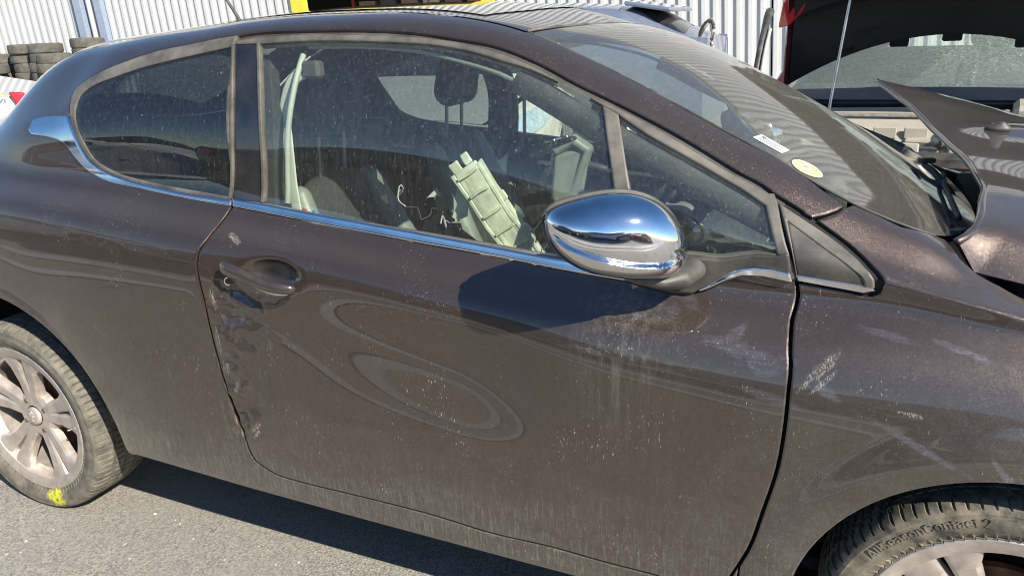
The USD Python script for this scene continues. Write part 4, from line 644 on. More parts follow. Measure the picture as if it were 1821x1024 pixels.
# door handle over its dark bowl
def handle():
    xv = np.array([(-1.612, .655), (-1.590, .657), (-1.555, .655), (-1.515, .647), (-1.47, .639), (-1.435, .637), (-1.418, .6365)]); xv = PchipInterpolator(np.arange(7), xv)(np.linspace(0, 6, 40))
    n = normal(xv[:, 0], xv[:, 1], .03); s = np.linspace(0, 1, 40); o = .004 + .030 * np.sin(np.pi * np.clip(s * .96 + .02, 0, 1)) ** .6
    base = P(xv[:, 0], xv[:, 1]); y0 = np.interp(xv[:, 0], [-1.62, -1.41], [-.872, -.868])
    p = np.stack([base[:, 0], y0 - o, base[:, 2]], 1); r = np.interp(s, [0, .04, .12, .3, .8, .96, 1], [.006, .013, .0165, .0155, .0125, .009, .004])
    return tube(p, r, 14, flat=.62, up=(0, 0, 1))
hd = put(car, 'door_handle', handle(), 'handle_paint', 60)
_hh = handle(); _hv = _hh.vertices[:-2].reshape(40, 14, 3).mean(1)
put(hd, 'chrome_strip', tube(_hv[12:34] + (0, .004, -.0135), np.concatenate([np.linspace(.001, .0055, 6), np.full(10, .0055), np.linspace(.0055, .001, 6)]), 10, flat=.6), 'chrome', True)
put(hd, 'lock_cover', tube(spline([(-1.588, -.896, .850), (-1.590, -.906, .858), (-1.588, -.908, .866), (-1.582, -.902, .872)], 12), .0007, 6), 'pale_trim', True)
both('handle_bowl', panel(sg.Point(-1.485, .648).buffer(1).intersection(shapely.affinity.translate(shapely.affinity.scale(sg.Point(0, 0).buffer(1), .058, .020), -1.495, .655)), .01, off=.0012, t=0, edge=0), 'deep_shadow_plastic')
# stone guard strip under the sill
_sx = np.linspace(-2.06, -.45, 50); _sp = P(_sx, np.full(50, VK[1] - .010))
both('sill_skirt', shell(grid(lambda U, V: _sp[U.astype(int)] + np.stack([0 * V, .004 + .075 * V, -.030 * V + .004], -1), np.arange(50), np.linspace(0, 1, 6)), .006), 'deep_shadow_plastic', 50)

# ---------------------------------------------------------------- wheels
def tyre_mesh(n=540, sipes=90, lo=False):
    o = [(.224, -.072), (.231, -.086), (.236, -.090), (.239, -.0885), (.252, -.098), (.268, -.1015), (.271, -.1005), (.284, -.0985), (.287, -.0995), (.294, -.095), (.2985, -.089), (.3020, -.080), (.3040, -.068), (.3050, -.052), (.3050, -.0455), (.2975, -.044), (.2975, -.037), (.3052, -.0355), (.3055, -.020), (.3055, -.0055), (.298, -.004)]
    pr = np.array(o + [(r, -y) for r, y in o[::-1]])
    if lo: pr = np.array([(.224, -.072), (.236, -.090), (.252, -.098), (.27, -.1015), (.29, -.097), (.302, -.080), (.305, -.05), (.305, .05), (.302, .08), (.29, .097), (.25, .098), (.224, .072)]); n = 40
    def r_of(a, i, r):
        if lo: return r
        y = pr[i, 1]; s = (a * sipes / (2 * np.pi) + y * 5) % 1
        cut = (s < .18) * ((np.abs(y) > .05) & (np.abs(y) < .0945)) + (s < .17) * (np.abs(y) < .036) * .8
        return r - .0052 * cut
    return lathe(pr, n, r_of)
def rim_spokes():
    out = []
    for k in range(5):
        for s in (-1, 1):
            a0, a1, a2 = (math.radians(k * 72 + 20 + s * q) for q in (11.5, 10.2, 12.2))
            st = []
            for (r, a, y, w, d) in ((.040, a0, -.058, .022, .026), (.112, a1, -.066, .0185, .026), (.165, a1, -.074, .0245, .024), (.207, a2, -.081, .0360, .016)):
                e, t = np.array([math.cos(a), 0, math.sin(a)]), np.array([-math.sin(a), 0, math.cos(a)])
                st.append([r * e + t * w * q + np.array([0, y + dy, 0]) for q, dy in ((-.62, 0), (.62, 0), (.95, .005), (-.95, .005), (1.1, d), (-1.1, d))])
            for p, q in zip(st[:-1], st[1:]): out.append(hull(p + q))
    out.append(lathe([(.030, -.052), (.034, -.060), (.060, -.060), (.074, -.052), (.080, -.030), (.030, -.030)], 40))
    out.append(lathe([(.196, -.060), (.203, -.082), (.214, -.0865), (.222, -.0885), (.2315, -.0905), (.2335, -.0885), (.2325, -.080), (.224, -.074), (.212, -.070), (.205, -.05), (.196, .03), (.190, .03), (.190, -.05), (.196, -.060)], 96))
    return cat(out)
def emblem():
    """A small rearing beast in relief on the cap."""
    s = .030; L = [[(-.25, .75), (-.05, .85), (.15, .7), (.15, .45), (.0, .3)], [(.0, .3), (.1, .0), (.0, -.3), (-.15, -.45)], [(.05, .25), (-.3, .35), (-.45, .55)], [(.05, .1), (-.3, .05), (-.5, .15)], [(-.1, -.4), (-.35, -.55), (-.4, -.85)], [(0, -.35), (.2, -.6), (.1, -.9)], [(.05, -.3), (.4, -.2), (.5, .1), (.4, .35)]]
    return cat([tube([(x * s * .62, 0, z * s * .7) for x, z in l], .0022, 6) for l in L])
def arc_text(text, h, r, a_mid, y, raise_=.0016, bold=False):
    m = meshkit.text_mesh(text, h, raise_, bold); v = m.vertices.copy(); w = v[:, 0].max(); a = a_mid - (v[:, 0] - w / 2) / r; R = r + v[:, 1]
    m.vertices = np.stack([R * np.cos(a), y - v[:, 2] - 0 * R, R * np.sin(a)], 1); m.faces = m.faces[:, ::-1]
    if m.volume < 0: m.faces = m.faces[:, ::-1]
    return m
TY, RI = tyre_mesh(), rim_spokes()
def wheel(parent, at, spin, tyre_mat, side=1, detail=True):
    w = UsdGeom.Xform.Define(stage, _name(str(parent.GetPath()), 'wheel'))
    w.AddTranslateOp().Set(Gf.Vec3d(*map(float, at))); w.AddRotateZOp().Set(0. if side > 0 else 180.); w.AddRotateYOp().Set(float(spin))
    w = w.GetPrim(); put(w, 'tyre', TY if detail else tyre_mesh(lo=True), tyre_mat, 35); put(w, 'rim', RI, 'alloy', 28)
    put(w, 'rim_barrel', lathe([(.200, -.055), (.197, .07), (.224, .085), (.205, .09), (.05, .09), (.05, .065), (.18, .065)][:4], 48), 'alloy_dark')
    if detail:
        put(w, 'brake_disc', lathe([(.02, -.01), (.125, -.01), (.127, .004), (.02, .004)], 48), 'rust'); put(w, 'brake_backplate', lathe([(.0, .03), (.188, .032), (.19, .05), (.0, .05)], 40), 'dark_void')
        put(w, 'caliper', cbox((.055, .05, .11), (.105, -.018, .02), .012), 'rust')
        for k in range(4):
            a = math.radians(45 + k * 90 - 11); put(w, 'wheel_bolt', lathe([(.0, -.0625), (.0075, -.0625), (.0085, -.058), (.0085, -.05)], 6).apply_translation((.052 * math.cos(a), 0, .052 * math.sin(a))), 'alloy_dark')
        cap = put(w, 'hub_cap', lathe([(.0, -.071), (.020, -.070), (.027, -.067), (.0295, -.060)], 36), 'alloy', 50); e = emblem(); e.vertices += (0, -.0705, 0); put(cap, 'emblem', e, 'alloy', True)
        put(w, 'valve', tube([(.190, -.075, .02), (.186, -.088, .02), (.183, -.094, .02)], .0032, 6), 'steel', True)
    return w
wr = wheel(car, (-2.538, -.745, .303), 6, 'tyre')
wf = wheel(car, (-.004, -.745, .306), 39, 'tyre_front')
_tx = arc_text('AllSeasonContact 2', .0165, .2655, math.radians(123), -.1008)
# the lettering of the front tyre sits on its sidewall, whatever way the wheel is turned
_tx.vertices = _tx.vertices @ roty(-39).T
put(wf, 'tyre_lettering', _tx, 'tyre_front', False)
wheel(car, (-2.538, .745, .303), 50, 'tyre', -1, False); wheel(car, (-.004, .745, .300), 20, 'tyre', -1, False)
# wheel housings
for (cx, cz), r in ((WR, .44), (WF, .385)):
    a = np.linspace(-.02, np.pi + .02, 30)
    for s in (1, -1):
        q = np.stack([np.stack([cx + r * np.cos(a), np.full(30, y), cz + r * np.sin(a)], 1) for y in (-.852, -.80, -.52)]); q[0, :, 0] = cx + (r - .004) * np.cos(a)
        m = grid(lambda U, V: q[U.astype(int), V.astype(int)], np.arange(3), np.arange(30)); bk = np.vstack([q[2], [[cx, -.52, cz - .1]]]); fb = np.stack([np.full(29, 30), np.arange(29), np.arange(1, 30)], 1)
        m = cat([m, trimesh.Trimesh(bk, fb, process=False)]); put(car, 'wheel_housing', m if s > 0 else left(m), 'dark_liner')
put(car, 'underfloor', cat([cbox((2.0, 1.50, .05), (-1.27, 0, .262), .01), cbox((.66, 1.0, .12), (-2.6, 0, .31), .03), cbox((.7, 1.0, .12), (.2, 0, .31), .03)]), 'dark_liner')
put(car, 'exhaust', tube(spline([(-.3, .1, .20), (-1.5, .1, .19), (-2.3, -.1, .22), (-3.1, -.35, .26)], 20), .03, 10), 'rust', True)

# ---------------------------------------------------------------- bonnet, sprung and bent, with the dark bay behind it
_R = PchipInterpolator(np.array([0, .012, .035, .075, .125, .185, .295, .475, .735, .89, 1.0]), gaussian_filter1d(np.array([(-.147, -.655, 1.007), (-.135, -.645, 1.012), (-.119, -.62, 1.02), (-.105, -.57, 1.034), (-.097, -.5, 1.048), (-.086, -.42, 1.060), (-.088, -.28, 1.066), (-.12, -.05, 1.082), (-.181, .28, 1.123), (-.235, .48, 1.153), (-.283, .62, 1.179)]), .35, axis=0, mode='nearest'))
def bonnet(t, w):
    r = _R(t); f = np.stack([.74 - .16 * np.abs(2 * t - 1) ** 3, -.605 + 1.2 * t, .79 + .05 * np.sin(np.pi * t) + .085 * t], -1)
    p = r + (f - r) * w[..., None]; s = np.sin(np.pi * w)
    p[..., 2] += s * (.030 + .018 * np.sin(np.pi * t)) - .050 * np.clip(1 - t / .055, 0, 1) ** 2 * np.clip(w * 22, 0, 1)
    p[..., 2] += .016 * np.exp(-((t - .60 - .15 * w) / .05) ** 2) * s - .020 * np.exp(-((t - .22) / .10) ** 2 - ((w - .32) / .2) ** 2)      # creases of the crash
    p[..., 1] -= .02 * np.clip(1 - t / .06, 0, 1) * np.clip(w * 6, 0, 1)
    p[..., 2] += .006 * (meshkit.noise(np.stack([p[..., 0] * 9, p[..., 1] * 7, 0 * w], -1), 3) - .5)
    return p
_bt = np.concatenate([np.linspace(0, .12, 14), np.linspace(.12, 1, 44)[1:]])
bm = put(car, 'bonnet', shell(grid(bonnet, _bt, np.linspace(0, 1, 44), flip=True), .012), 'paint', 60, label='bent bonnet standing open at its rear edge')
_nz = hull(np.vstack([ball((0, 0, 0), (.030, .016, .010)).vertices, ball((.006, 0, .010), (.012, .010, .008)).vertices])); _nz.apply_translation(bonnet(np.array([.60]), np.array([.16]))[0] + (0, 0, .004)); put(bm, 'rear_hem', tube(bonnet(np.linspace(0, 1, 60), np.zeros(60)) + (0, 0, -.006), .0075, 8), 'paint', True)
put(bm, 'washer_jet', _nz, 'black_plastic', 50)
def cowl(u, w):
    y = u * .64; c = screen(u, np.ones_like(u), -.012); c[..., 1] = -y if False else c[..., 1]
    p = c.copy(); p[..., 0] = c[..., 0] + w * (.20 - .02 * np.abs(u)); p[..., 2] = c[..., 2] - .13 * np.sin(np.clip(w * 1.1, 0, 1) * np.pi * .5) - .02 * w; return p
put(car, 'cowl', sag(grid(cowl, np.linspace(-.97, .97, 40)[::-1], np.linspace(0, 1, 10))), 'deep_shadow_plastic', True)
put(car, 'engine_bay', cat([cbox((.62, 1.16, .05), (.36, 0, .42), .02), cbox((.05, 1.24, .55), (.0, 0, .62), .01), cbox((.55, .05, .36), (.36, -.60, .60), .01), cbox((.55, .05, .36), (.36, .60, .60), .01)]), 'dark_void')
put(car, 'engine', cat([cbox((.36, .62, .22), (.32, .05, .64), .03), cbox((.18, .22, .16), (.42, -.38, .66), .02)]), 'deep_shadow_plastic')
wp = put(car, 'wiper', chain([(-.155, .12, 1.000), (-.135, .08, .990), (-.100, .02, .955), (-.085, -.04, .930)], [.007, .008, .009, .010]), 'black_plastic', 50)
put(wp, 'wiper_cap', cbox((.040, .022, .012), (-.150, .125, 1.010), .005, rotz(30)), 'black_plastic')
put(car, 'wiper', sag(tube([screen(np.array([-.62]), np.array([.97]), .014)[0], screen(np.array([-.1]), np.array([.93]), .012)[0], screen(np.array([.30]), np.array([.955]), .014)[0]], .006, 6)), 'rubber', True)
put(car, 'cowl_clip', cat([cbox((.02, .012, .008), screen(np.array([u]), np.array([.992]), .004)[0], .002) for u in (-.80, -.76, -.72)]), 'black_plastic')
put(car, 'hinge', chain([(-.105, -.625, .985), (-.02, -.60, .955), (.06, -.60, .90)], [.010, .012, .014]), 'black_plastic', 50)
put(car, 'roof_antenna', tube([(-2.245, 0, 1.405), (-2.252, 0, 1.428), (-2.30, 0, 1.50), (-2.42, 0, 1.66)], [.010, .006, .0045, .0035], 8), 'black_plastic', True)

# ---------------------------------------------------------------- inside the wrecked car
def seat(y):
    back = chain([(-1.50, y, .42), (-1.60, y, .72), (-1.665, y, .96)], [np.array((.075, .17, .06)), np.array((.065, .185, .06)), np.array((.05, .145, .05))])
    s = put(car, 'front_seat', back, 'black_cloth', 50)
    for q in (-1, 1):
        put(s, 'bolster', chain([(-1.46, y + q * .19, .46), (-1.56, y + q * .205, .72), (-1.655, y + q * .165, .965)], [np.array((.075, .045, .05)), np.array((.065, .045, .05)), np.array((.035, .030, .035))]), 'grey_leather', 50)
        put(s, 'headrest_post', tube([(-1.665, y + q * .058, .97), (-1.655, y + q * .058, 1.13)], .0065, 8), 'steel', True)
    put(s, 'headrest', chain([(-1.645, y - .055, 1.165), (-1.645, y + .055, 1.165), (-1.63, y + .05, 1.245), (-1.63, y - .05, 1.245), (-1.645, y - .055, 1.165)], [np.array((.05, .062, .052))] * 5), 'black_cloth', 60)
    put(s, 'seat_cushion', chain([(-1.50, y, .40), (-1.25, y, .42), (-1.05, y, .43)], [np.array((.08, .23, .07)), np.array((.08, .24, .07)), np.array((.06, .22, .055))]), 'black_cloth', 50)
seat(-.37); seat(.37)
rs = put(car, 'rear_seat', chain([(-2.20, -.45, .60), (-2.20, .45, .60), (-2.33, .45, .93), (-2.33, -.45, .93), (-2.20, -.45, .60)], [.085] * 5), 'black_cloth', 50)
for y in (-.34, .34): put(rs, 'rear_headrest', chain([(-2.34, y - .07, 1.06), (-2.34, y + .07, 1.06)], [np.array((.045, .05, .06))] * 2), 'black_cloth', 50)
put(car, 'rear_bench', cbox((.5, 1.1, .16), (-2.0, 0, .48), .05), 'black_cloth'); put(car, 'parcel_shelf', cbox((.42, 1.05, .02), (-2.62, 0, .98), .006), 'black_cloth')
put(car, 'floor_carpet', cbox((2.2, 1.40, .03), (-1.35, 0, .305), .01), 'black_cloth')
put(car, 'bulkhead', cbox((.04, 1.30, .60), (-.22, 0, .60), .01), 'dark_void')
_dm = sag(chain([(-.60, -.60, .86), (-.58, .60, .86), (-.36, .56, .93), (-.36, -.56, .93), (-.60, -.60, .86)], [.085, .085, .03, .03, .085])); dash = put(car, 'dashboard', _dm, 'dash_black', 50)
put(dash, 'lower_dash', cbox((.22, 1.28, .30), (-.58, 0, .70), .05), 'grey_leather'); put(dash, 'instrument_hood', chain([(-.68, .28, .955), (-.68, .48, .955), (-.56, .48, .95), (-.56, .28, .95)], [.035] * 4), 'dash_black', 50)
_sw = trimesh.creation.torus(.172, .016, major_sections=40, minor_sections=10); _swr = roty(-62)
_sw.vertices = _sw.vertices @ _swr.T + (-.86, .37, .90)
sw = put(car, 'steering_wheel', _sw, 'dash_black', True)
put(sw, 'wheel_hub', chain([(-.87, .33, .90), (-.87, .41, .90), (-.86, .37, .84)], [.05, .05, .04]), 'dash_black', 50); put(sw, 'wheel_spoke', tube([(-.86, .215, .905), (-.87, .37, .90), (-.86, .525, .905)], .016, 8, flat=.5), 'grey_leather', True)
put(car, 'control_stalk', tube([(-.80, .30, .90), (-.83, .20, .925), (-.84, .15, .93)], [.010, .010, .014], 8), 'dash_black', True)
# torn driver-side panel with its switches
tp = put(car, 'hanging_trim_panel', cat([chain([(-1.285, .42, .955), (-1.23, .44, .99), (-1.185, .46, .955), (-1.235, .45, .80), (-1.29, .43, .78)], [np.array((.018, .03, .02))] * 5), hull(np.vstack([ball(c, .014).vertices for c in [(-1.285, .42, .93), (-1.19, .46, .95), (-1.21, .45, .82), (-1.30, .42, .76)]]))]), 'grey_leather', 50)
put(tp, 'switch_panel', chain([(-1.36, .40, .935), (-1.30, .41, .975), (-1.235, .43, .995)], [np.array((.02, .03, .010)), np.array((.03, .035, .014)), np.array((.022, .03, .012))]), 'gloss_black', 50)
for x, z in ((-1.29, .992), (-1.243, 1.006)): put(tp, 'window_switch', cbox((.024, .016, .010), (x, .385, z), .003, roty(-24)), 'steel')
both('door_card', panel(door_skin.buffer(-.02), .05, off=-.085, t=.02, edge=.004), 'black_cloth')
put(car, 'armrest', sag(chain([(-1.35, .70, .72), (-.90, .70, .74)], [np.array((.05, .05, .03))] * 2)), 'grey_leather', 50)
both('door_grab', tube(spline([(-1.46, -.705, .80), (-1.42, -.66, .86), (-1.30, -.655, .90), (-1.18, -.67, .88)], 16), .016, 8), 'dash_black', True)
put(car, 'headlining', sag(centred(pg([(-2.30, VK[12] + 1e-4), (-2.30, VK[10] - .06), (-1.0, VK[10] - .06), (-.93, VK[12] + 1e-4)]), .08, -.035)), 'black_cloth')
both('pillar_lining', panel(pg(A['b_panel']).buffer(.004), .03, off=-.045, t=.03, edge=.003), 'black_cloth')
both('pillar_edge', tube(P(np.linspace(-1.535, -1.515, 14), np.linspace(.83, 1.205, 14)) + normal(np.full(14, -1.52), np.linspace(.83, 1.205, 14)) * -.035, .007, 8), 'pale_trim', True)
both('frame_lining', tube(P(np.linspace(-1.50, -.95, 24), np.interp(np.linspace(-1.50, -.95, 24), [-1.5, -1.2, -.95], [1.205, 1.208, 1.185])) + (0, .035, -.004), .005, 6), 'grey_leather', True)
both('pillar_lining', tube(P(np.linspace(-.98, -.40, 20), np.interp(np.linspace(-.98, -.40, 20), [-.98, -.7, -.4], [1.20, 1.175, 1.13])) + (0, .04, -.012), .028, 8, flat=.7), 'dash_black', True)
put(car, 'seat_belt', tube(spline([(-1.50, -.64, 1.300), (-1.545, -.645, 1.275), (-1.575, -.65, 1.20), (-1.575, -.655, 1.05), (-1.565, -.66, .95)], 20), .016, 8, flat=.12, up=(1, 0, 0)), 'belt_web', True)
both('seat_belt_guide', cbox((.05, .03, .04), (-1.49, -.635, 1.30), .008), 'dash_black')
# broken pale door carrier and torn shreds lying across the passenger side
def ribbed():
    out = [cbox((.055, .012, .270), (0, 0, 0), .003), cbox((.010, .05, .270), (-.032, .015, 0), .003), cbox((.010, .04, .255), (.030, .012, 0), .003)]
    for k in range(6): out.append(cbox((.050, .018, .006), (0, -.006, -.12 + k * .048), .002))
    for k, (dx, dz, w) in enumerate(((-.018, .145, .022), (.012, .148, .018), (.036, .04, .016), (.036, -.05, .018), (-.03, -.125, .03))): out.append(cbox((w, .010, .024), (dx, .002, dz), .003))
    m = cat([o.subdivide().subdivide() for o in out]); m.vertices = m.vertices + .016 * (np.stack([meshkit.fbm(m.vertices * 14 + k * 9, 3, k) for k in range(3)], 1) - .5); R = rotz(18) @ roty(-33) ; m.vertices = m.vertices @ R.T * 1.05 + (-1.055, -.585, .965); return m
bp = put(car, 'broken_panel', ribbed(), 'broken_panel', False)
put(bp, 'panel_flap', plate(sg.Polygon([(0, 0), (.030, .012), (.036, .09), (.014, .125), (.004, .06)]), .003, (-1.17, -.585, .95), rotz(20) @ rotx(78)), 'broken_panel', False)
_r2 = np.random.default_rng(3)
for k in range(14):
    c = np.array([-1.40 + _r2.random() * .48, -.64 + _r2.random() * .10, .90 + _r2.random() * .16]); a = _r2.random((4, 2)) * (.018 + .030 * _r2.random(), .055)
    q = sg.MultiPoint(a).convex_hull
    if q.area > 1e-5: put(bp, 'shred', plate(q, .0015, c, rotz(_r2.random() * 50) @ rotx(60 + 50 * _r2.random())), ('grey_leather', 'broken_panel', 'black_cloth', 'grey_leather')[k % 4], False)
for k in range(6):
    c = np.array([-1.27 + .07 * k, -.60, 1.0 - .02 * k]); put(bp, 'loose_wire', tube(spline(c + np.cumsum(_r2.normal(0, .018, (6, 3)), 0), 14), .0018, 5), ('pale_trim', 'rubber')[k % 2], True)
put(bp, 'red_scrap', cbox((.030, .006, .014), (-1.60, -.60, .955), .002, roty(20)), 'red_bit'); put(bp, 'blue_scrap', cbox((.040, .006, .012), (-1.565, -.61, .945), .002, roty(-35)), 'blue_bit')
put(car, 'crumpled_lining', cat([chain(list(np.array([-1.30, -.40, .80]) + np.cumsum(_r2.normal(0, .035, (4, 3)), 0)), [.03, .05, .04, .02]) for _ in range(5)]), 'black_cloth', 50)

# ---------------------------------------------------------------- yard
def ground():
    a = np.concatenate([-np.geomspace(160, 6, 14), np.linspace(-5, 5, 41), np.geomspace(6, 160, 14)])
    g = grid(lambda U, V: np.stack([U, V, .010 * (meshkit.fbm(np.stack([U * .5, V * .5, 0 * U], -1), 3, 2) - .5) * (np.hypot(U + 1.3, V) > 2.2)], -1), a, a); return g
tag(put(None, 'ground', ground(), 'asphalt', True), kind='structure')
for k, (y0, y1) in enumerate(((-3.24, -3.02), (-2.66, -2.55))): tag(put(None, 'bay_line', cbox((60, y1 - y0, .004), (0, (y0 + y1) / 2, .009), .001), 'white_paint', False), kind='structure')
_gr = np.random.default_rng(17); _st = []
for k in range(260):
    x, y = _gr.uniform(-3.6, .8), _gr.uniform(-2.0, -.75); b = trimesh.creation.icosphere(0, 1.0); b.vertices = b.vertices * (_gr.uniform(.002, .0065, 3) * (1, 1, .7)) @ rotz(_gr.uniform(0, 360)).T + (x, y, .004 + .010 * (meshkit.fbm(np.array([x * .5, y * .5, 0.]), 3, 2) - .5) * (math.hypot(x + 1.3, y) > 2.2)); _st.append(b)
tag(put(None, 'grit', cat(_st), 'concrete', False), 'loose pale grit scattered on the asphalt beside the car', 'grit', kind='stuff')
W0, WD, WN = np.array([-1.70, 11.77, 0]), np.array([-.9952, -.0980, 0]), np.array([.0980, -.9952, 0])
LEAN = .055
def wp_(s, z, o=0.): return W0 + np.asarray(s, float)[..., None] * WD + np.asarray(o, float)[..., None] * WN + np.stack([0 * np.asarray(z, float)] * 2 + [np.asarray(z, float)], -1) + np.asarray(z, float)[..., None] * LEAN * WD
hall = thing('metal_hall', 'white corrugated metal hall behind the parked cars, with a yellow framed doorway', 'building', (0, 0, 0))
def cladding(s0, s1, z0, z1, t=.0):
    k = int(round((s1 - s0) / .19)); ss, oo = [], []
    for i in range(k):
        b = s0 + (s1 - s0) * i / k; p = (s1 - s0) / k
        for q, o in ((0, 0), (.52, 0), (.60, .038), (.92, .038)): ss.append(b + q * p); oo.append(o)
    ss.append(s1); oo.append(0); ss, oo = np.array(ss), np.array(oo); n = len(ss)
    j = .004 * (meshkit.noise(np.stack([ss * 2.3, 0 * ss, 0 * ss], -1), 4) - .5)
    v = np.vstack([wp_(ss, np.full(n, z0), oo + j), wp_(ss, np.full(n, z1), oo + j)]); i = np.arange(n - 1)
    f = np.vstack([np.stack([i, i + n, i + n + 1], 1), np.stack([i, i + n + 1, i + 1], 1)]); m = trimesh.Trimesh(v, f, process=False)
    if (m.face_normals @ WN).mean() < 0: m.faces = m.faces[:, ::-1]
    return m
HT = 7.2
for s0, s1, z0, z1 in ((-14, -7, 0, HT), (-7, -.02, 0, HT), (0, 4.66, 0, HT), (4.68, 8.80, 3.6, HT), (8.82, 13.30, 0, HT), (14.06, 20, 0, HT), (20.02, 27, 0, HT)): put(hall, 'cladding', cladding(s0, s1, z0, z1), 'sheet', False)
def wbox(s0, s1, z0, z1, o0, o1, c=.01):
    pts = []
    for s in (s0, s1):
        for z in (z0, z1):
            for o in (o0, o1): pts.append(wp_(np.array(s), np.array(z), np.array(o)))
    return hull(pts)
put(hall, 'back_wall', wbox(-14, 27, 0, HT + .3, -6.3, -6.1), 'hall_dark', False); put(hall, 'roof', wbox(-14, 27, HT, HT + .12, -6.1, .12), 'post_blue', False)
put(hall, 'column', wbox(13.84, 14.02, 0, HT - .02, .0, .16), 'post_blue', False); put(hall, 'column', wbox(13.32, 13.50, 0, HT - .02, .0, .14), 'post_blue', False); put(hall, 'downpipe', tube([wp_(np.array(13.68), np.array(z), np.array(.08)) for z in (0, 3, HT - .03)], .05, 12), 'sheet', True); put(hall, 'joint_sheet', wbox(13.30, 14.06, 0, HT - .04, -.03, .002), 'sheet', False)
put(hall, 'door_frame', wbox(8.52, 8.80, 0, 3.6, -.05, .10), 'yellow_steel', False); put(hall, 'door_frame', wbox(4.68, 4.92, 0, 3.6, -.05, .10), 'yellow_steel', False); put(hall, 'door_lintel', wbox(4.93, 8.51, 3.35, 3.6, -.05, .10), 'yellow_steel', False)
shelf = thing('storage_rack', 'steel rack loaded with cartons inside the dark doorway', 'rack', wp_(np.array(6.6), np.array(0.), np.array(-1.4)))
_so = wp_(np.array(6.6), np.array(0.), np.array(-1.4))
for s in (4.9, 6.6, 8.3): q = wbox(s - .03, s + .03, 0, 2.6, -1.5, -1.44); q.vertices -= _so; put(shelf, 'upright', q, 'red_paint', False)
for z in (.3, 1.0, 1.66, 2.3): q = wbox(4.86, 8.34, z, z + .05, -1.8, -1.40); q.vertices -= _so; put(shelf, 'shelf_board', q, 'carton', False)
_r6 = np.random.default_rng(11)
for k in range(7):
    s = 5.1 + k * .48; h = .12 + _r6.random() * .22; b = wp_(np.array(s), np.array(1.712), np.array(-1.6)); q = wbox(s - .18, s + .18, 1.713, 1.713 + h, -1.76, -1.45); q.vertices -= b
    col = ('carton', 'red_paint', 'carton', 'beige_paint', 'carton', 'black_plastic', 'carton')[k]
    t = thing('carton', ('brown carton', 'red crate', 'second brown carton', 'beige crate', 'third brown carton', 'black crate', 'last brown carton')[k] + f' on the rack in the doorway, {("first","second","third","fourth","fifth","sixth","seventh")[k]} from the right', 'box', b, group='boxes on the rack'); put(t, 'carton_body', q, col, False); put(t, 'carton_tape', wbox(s - .03, s + .03, 1.714 + h, 1.717 + h, -1.755, -1.455).apply_translation(-b), 'pale_trim', False)
for s, lab, m1 in ((13.72, 'pale grey utility box on a post by the blue column', 'concrete'), (13.40, 'whiter utility box on a post, right of the other', 'sheet')):
    b = wp_(np.array(s), np.array(0.), np.array(.55)); t = thing('utility_box', lab, 'utility box', b)
    put(t, 'post', wbox(s - .03, s + .03, 0, 1.12, .52, .58).apply_translation(-b), 'steel', False); put(t, 'housing', wbox(s - .10, s + .10, 1.12, 1.33, .45, .66).apply_translation(-b), m1, False); put(t, 'housing_door', wbox(s - .085, s - .02, 1.14, 1.31, .661, .668).apply_translation(-b), 'dark_window', False)

# ---------------------------------------------------------------- stacks of worn tyres
def stack_tyre():
    pr = [(.20, -.085), (.235, -.095), (.285, -.092), (.306, -.075), (.312, -.045), (.312, .045), (.306, .075), (.285, .092), (.235, .095), (.20, .085), (.215, .06), (.26, .05), (.26, -.05), (.215, -.06), (.20, -.085)]
    m = lathe(pr, 40); m.vertices = m.vertices @ rotx(90).T; return m
_ts = stack_tyre(); first = None
stacks = [(-16.55, 9.0, 6, .0), (-15.80, 9.0, 7, .0), (-15.10, 8.9, 7, .01), (-14.38, 9.30, 7, .08), (-14.70, 8.75, 6, .0), (-16.2, 8.45, 5, 0.)]
_pos = ['far left', 'second', 'third', 'fourth', 'short front', 'short left front']
_ord = ['bottom', 'second', 'third', 'fourth', 'fifth', 'sixth', 'seventh']
for si, (x, y, n, dz) in enumerate(stacks):
    z = dz
    for k in range(n):
        h = .178; lab = f'{"top" if k == n - 1 else _ord[k]} worn tyre of the {_pos[si]} stack by the hall wall'; loc = (x + _r6.normal(0, .025), y + _r6.normal(0, .025), z + h / 2 + .006)
        if first is None:
            first = thing('worn_tyre', lab, 'tyre', loc, group='stacked worn tyres'); put(first, 'tread', _ts, 'old_tyre', 35)
        else: copy_of(first, loc, _r6.random() * 360, lab)
        z += h

